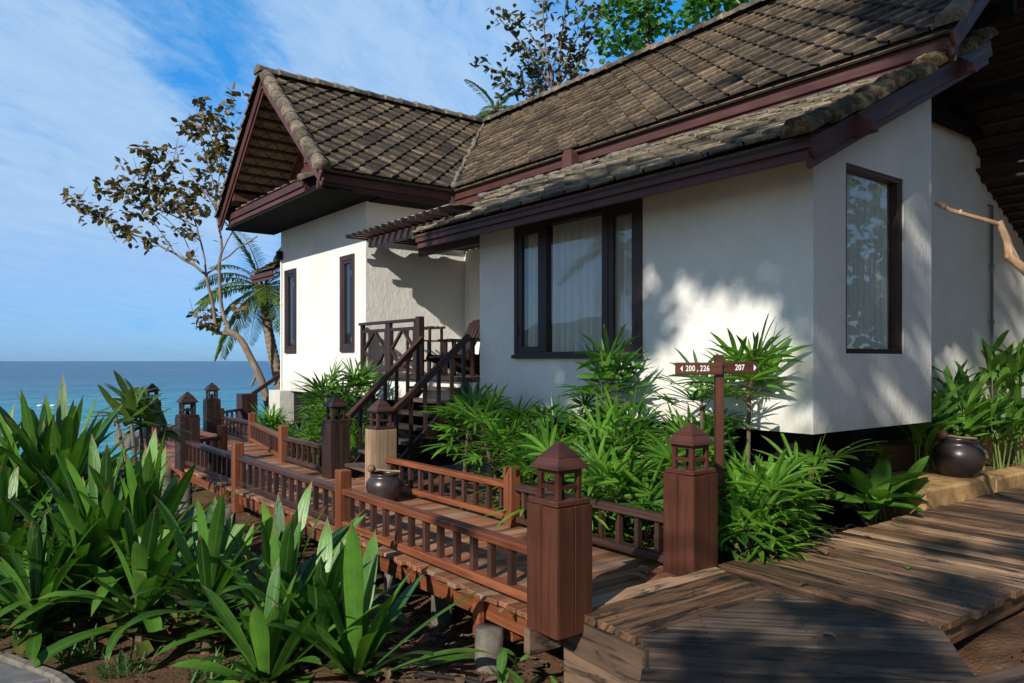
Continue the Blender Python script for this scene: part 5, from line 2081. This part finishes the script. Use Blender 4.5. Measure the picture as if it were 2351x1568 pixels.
for k in range(90):
    x = random.gauss(1455, 42); y = random.uniform(-40, 130)
    if y > 150 - (x - 1380) * .25: y = random.uniform(-40, 60)
    cls.append(at(x, y, T + random.uniform(-.8, .8)))
for k in range(16):
    cls.append(at(1520 + random.gauss(0, 22), random.uniform(-20, 70), T + random.uniform(-.6, .6)))
bushy('vine_covered_tree', 'tree smothered in heart-shaped green vine leaves behind the main roof', b0, lim, cls, 'vine', .18, .16, 9, .17)
T = 21
b0 = at(1690, 200, T); b0.z = -.3
lim = [([b0, at(1690, 0, T), at(1690, -100, T)], .2, .08)]
cls = []
for k in range(95):
    x = random.uniform(1585, 1800); y = random.uniform(-130, 60 - (x - 1585) * .32)
    cls.append(at(x, y, T + random.uniform(-.8, .8)))
bushy('leafy_tree', 'dense bright green tree just above the ridge at the top of the photo', b0, lim, cls, 'vine', .22, .15, 12, .2)
# palms whose tops show over the ridge
coconut(V((at(1130, 300, 27).x, at(1130, 300, 27).y, -.3)), at(1140, 262, 27), 'palm crown peeking over the junction of the two ridges', 16, 1.6, (0, 0), .40)
rt_ = thing('dead_palm_frond', 'dry tan palm frond sticking up behind the wing ridge', 'palm frond', at(1050, 290, 22))
s, lv = MB(), MB()
frond(lv, s, at(1052, 292, 21), (RGT * -.75 + NV * .95), 1.45, 1.7, 26, .30, .03, .7)
s.build('leaf_stalk', MAT['handle'], rt_); lv.build('foliage', LEAF['dry'], rt_)

# pruned frangipani branch entering from the right
pb = thing('pruned_branch', 'bare pale cut branch reaching in from the right edge over the plants', 'branch', at(2420, 700, 5.8))
mb = MB()
mb.tube([at(2560, 900, 5.7), at(2420, 690, 5.8), at(2350, 618, 5.9), at(2318, 590, 5.95), at(2310, 550, 6), at(2292, 508, 6)], [.045, .038, .034, .036, .03, .026], 12)
mb.tube([at(2300, 520, 6), at(2285, 512, 6), at(2225, 495, 6.05), at(2180, 482, 6.1), at(2146, 464, 6.15)], [.022, .018, .016, .016, .020], 10)
mb.tube([at(2320, 592, 5.95), at(2306, 588, 5.95)], [.03, .022], 8)
for (px, py, t) in ((2260, 504, 6.03), (2205, 488, 6.07), (2165, 475, 6.1), (2313, 560, 5.98), (2335, 606, 5.92), (2298, 530, 6)):
    p = at(px, py, t)
    mb.tube([p - NV * .018, p + rv(.006), p + NV * .024 + rv(.01)], [.014, .02, .010], 6)
mb.build('bough', MAT['cutbranch'], pb, smooth=True)

# trees beside and behind the viewer: they shade the front of the house and the decks
def shade_tree(base, label, top, blobs, n, L=.26, W=.13):
    base = V(base)
    lim = []; cls = []
    top = V(top)
    lim.append(([base, base.lerp(top, .5) + rv(.2), top], .15, .10))
    for c, r in blobs:
        c = V(c)
        lim.append(([top, top.lerp(c, .5) + NV * .5, c], .045, .02))
        for k in range(max(5, int(105 * r * r))):
            d = rv(1).normalized() * (r * random.random() ** .4)
            cls.append(c + d)
    return bushy('shade_tree', label, base, lim, cls, 'vine', L, W, n, .11, group='trees standing beside the viewer')


def sunward(p, x):
    """the point on the sun ray through p at the given x"""
    p = V(p)
    return p - SUN * ((p.x - x) / SUN.x)


SX = -8
shade_tree((-8, 9.0, -.6), 'tall tree out of frame to the left whose crown shades the big front window', sunward((7.2, 9.3, 4.6), SX),
           [(sunward((6.46, y, z), SX), r) for y, z, r in ((8.9, 2.4, .8), (8.0, 3.0, .8), (7.3, 1.9, .8), (8.3, 1.2, .8), (6.9, 3.0, .7), (6.75, 1.6, .45), (7.6, 2.4, .7), (8.5, 1.9, .7), (9.0, 1.3, .6), (6.4, 2.8, .42), (6.3, 2.3, .3), (5.9, 2.95, .42), (5.4, 2.98, .42), (4.9, 2.98, .44), (4.4, 2.9, .44), (4.0, 2.72, .4), (3.92, 2.35, .22), (5.78, 2.07, .17), (5.95, 1.9, .17))], 16, .22, .14)
shade_tree((-8, -22.0, -.6), 'open tree out of frame behind the viewer whose crown dapples the plank path', sunward((6, -2.5, 0), SX),
           [(sunward(p, SX), r) for p, r in (((3.9, 2.0, 0), .34), ((3.4, 2.5, 0), .22), ((2.8, 1.9, 0), .45), ((4.5, 2.5, 0), .24), ((7.0, 2.9, 0), .22), ((7.3, 2.4, 0), .16), ((3.3, 4.8, .4), .22), ((4.3, 5.3, 0), .2), ((9.2, 2.5, 0), .25), ((10.5, 3.1, 0), .2), ((6.75, 3.86, 2.75), .5), ((7.5, 3.86, 2.9), .55), ((7.2, 3.86, 2.3), .4), ((8.3, 3.86, 3.5), .55), ((6.72, 3.86, 1.9), .3), ((6.62, 3.86, 1.4), .2), ((7.2, 3.86, 1.15), .2), ((8.25, 3.86, 1.5), .18), ((8.6, 3.86, 1.33), .18), ((6.9, 3.86, 1.0), .16), ((7.5, 3.86, 1.05), .14), ((12.4, 5.1, 3.6), 1.2), ((12.2, 5.1, 2.4), .5), ((5.7, 2.3, 0), .16), ((8.2, 2.2, 0), .17), ((8.9, 4.6, 5.7), .3), ((9.4, 5.5, 6.1), .22), ((8.5, 6.2, 5.3), .2), ((9.8, 4.0, 6.5), .3), ((6.5, 4.6, 3.85), .2), ((7.2, 5.6, 4.2), .16), ((6.9, 7.0, 4.0), .18), ((6.1, 5.7, 3.65), .14))], 13, .19, .12)
# unseen trees added to darken the side window's reflection and cut the sky fill
for x, y, r in ((17.5, -3.5, 2.6), (21.5, -1.2, 2.6), (13.5, -6.0, 2.4), (25.5, 1.0, 2.6), (8.5, -8.0, 2.4)):
    cls = []
    for k in range(170):
        d = rv(1).normalized() * (random.random() ** .4)
        cls.append(V((x + d.x * r, y + d.y * r, 4.0 + d.z * 4.2)))
    bushy('added_broadleaf_tree', 'unseen broad green tree added across the plank path to darken the side window and walls', (x, y, -.4), [([(x, y, -.4), (x + .1, y, 2.5), (x, y + .1, 6)], .2, .08)], cls, 'vine', .42, .26, 12, .42, group='unseen trees added across the path')
coconut((-2.6, 15.2, -1), (-2.4, 15.0, 4.6), 'coconut palm out of frame on the left, mirrored in the big front window', 16, 2.4, (.3, .2), .5)

# ================================================================== LITTER
leaf_pts = [((4.40, 4.02), DZ + .02), ((4.28, 3.92), DZ + .015), ((5.8, 3.35), .02), ((5.35, 3.55), .02), ((4.95, 3.0), .015), ((5.9, 2.75), .015), ((3.02, 4.45), DZ + .01), ((3.03, 4.05), DZ + .01), ((6.7, 3.5), .015), ((4.1, 2.4), .015)]
labs = ['curled dead leaf at the foot of the sign lantern post', 'reddish dead leaf on the red deck between the near lantern posts', 'orange dead leaf on the edge of the plank path by the dark gap', 'small tan leaf on the plank path near the lowest fan palm', 'tiny tan leaf on the border boards', 'green fallen leaf in the middle of the plank path', 'pale curled leaf on the outer edge board of the walkway', 'second pale leaf on the outer edge board nearest the front lantern post', 'small brown leaf on the path below the broad leaves', 'tiny leaf chip on the grey junction boards']
for ((x, y), z), lab in zip(leaf_pts, labs):
    mb = MB()
    a = random.random() * 6
    L = .16 if 'dead' in lab and 'tiny' not in lab else .09
    strip(mb, (x, y, z), (math.cos(a), math.sin(a), .25), L, L * .5, p_round, .9, 6, .45)
    o = mb.build('fallen_leaf', LEAF['lance'] if 'green' in lab else LEAF['dry'], off=(x, y, z), smooth=True)
    tag(o, lab, 'leaf')
mb = MB()
for k in range(2300):
    x = random.uniform(-.6, 6.0); y = random.uniform(1.2, 12.5)
    if random.random() < .35:
        x = random.uniform(1.8, 3.4); y = random.uniform(3, 9)
    if x > 4.2 and 1.9 < y < 3.8: continue
    a = random.random() * 6.28
    L = random.uniform(.04, .13)
    strip(mb, gz(x, y, random.uniform(.008, .035)), (math.cos(a), math.sin(a), random.uniform(-.15, .35)), L, L * random.uniform(.35, .6), p_round, random.uniform(.2, 1.2), 3, random.uniform(-.3, .5))
tag(mb.build('leaf_litter', LEAF['litter']), 'brown dead leaves scattered over the soil', kind='stuff')
mb = MB()
for k in range(2600):
    x = random.uniform(-.6, 6.4); y = random.uniform(.8, 11)
    if x > 4.2 and 1.9 < y < 3.8: continue
    p = gz(x, y, .002); r = random.uniform(.006, .024)
    q = [p + V((random.uniform(-r, r), random.uniform(-r, r), random.uniform(0, r))) for _ in range(4)]
    q[3].z += r
    for t in ((0, 1, 3), (1, 2, 3), (2, 0, 3)):
        mb.poly([q[i] for i in t], 0)
tag(mb.build('pebbles', MAT['soil']), 'pebbles and clods on the soil', kind='stuff')
mb = MB()
mb.tube([gz(2.4, 4.6, .02), gz(2.75, 4.2, .025), gz(3.1, 3.7, .02), gz(3.5, 3.2, .02), gz(4.0, 2.9, .02)], .016, 8)
tag(mb.build('hose', MAT['black']), 'black hose lying on the soil beside the nearest pile', 'hose')
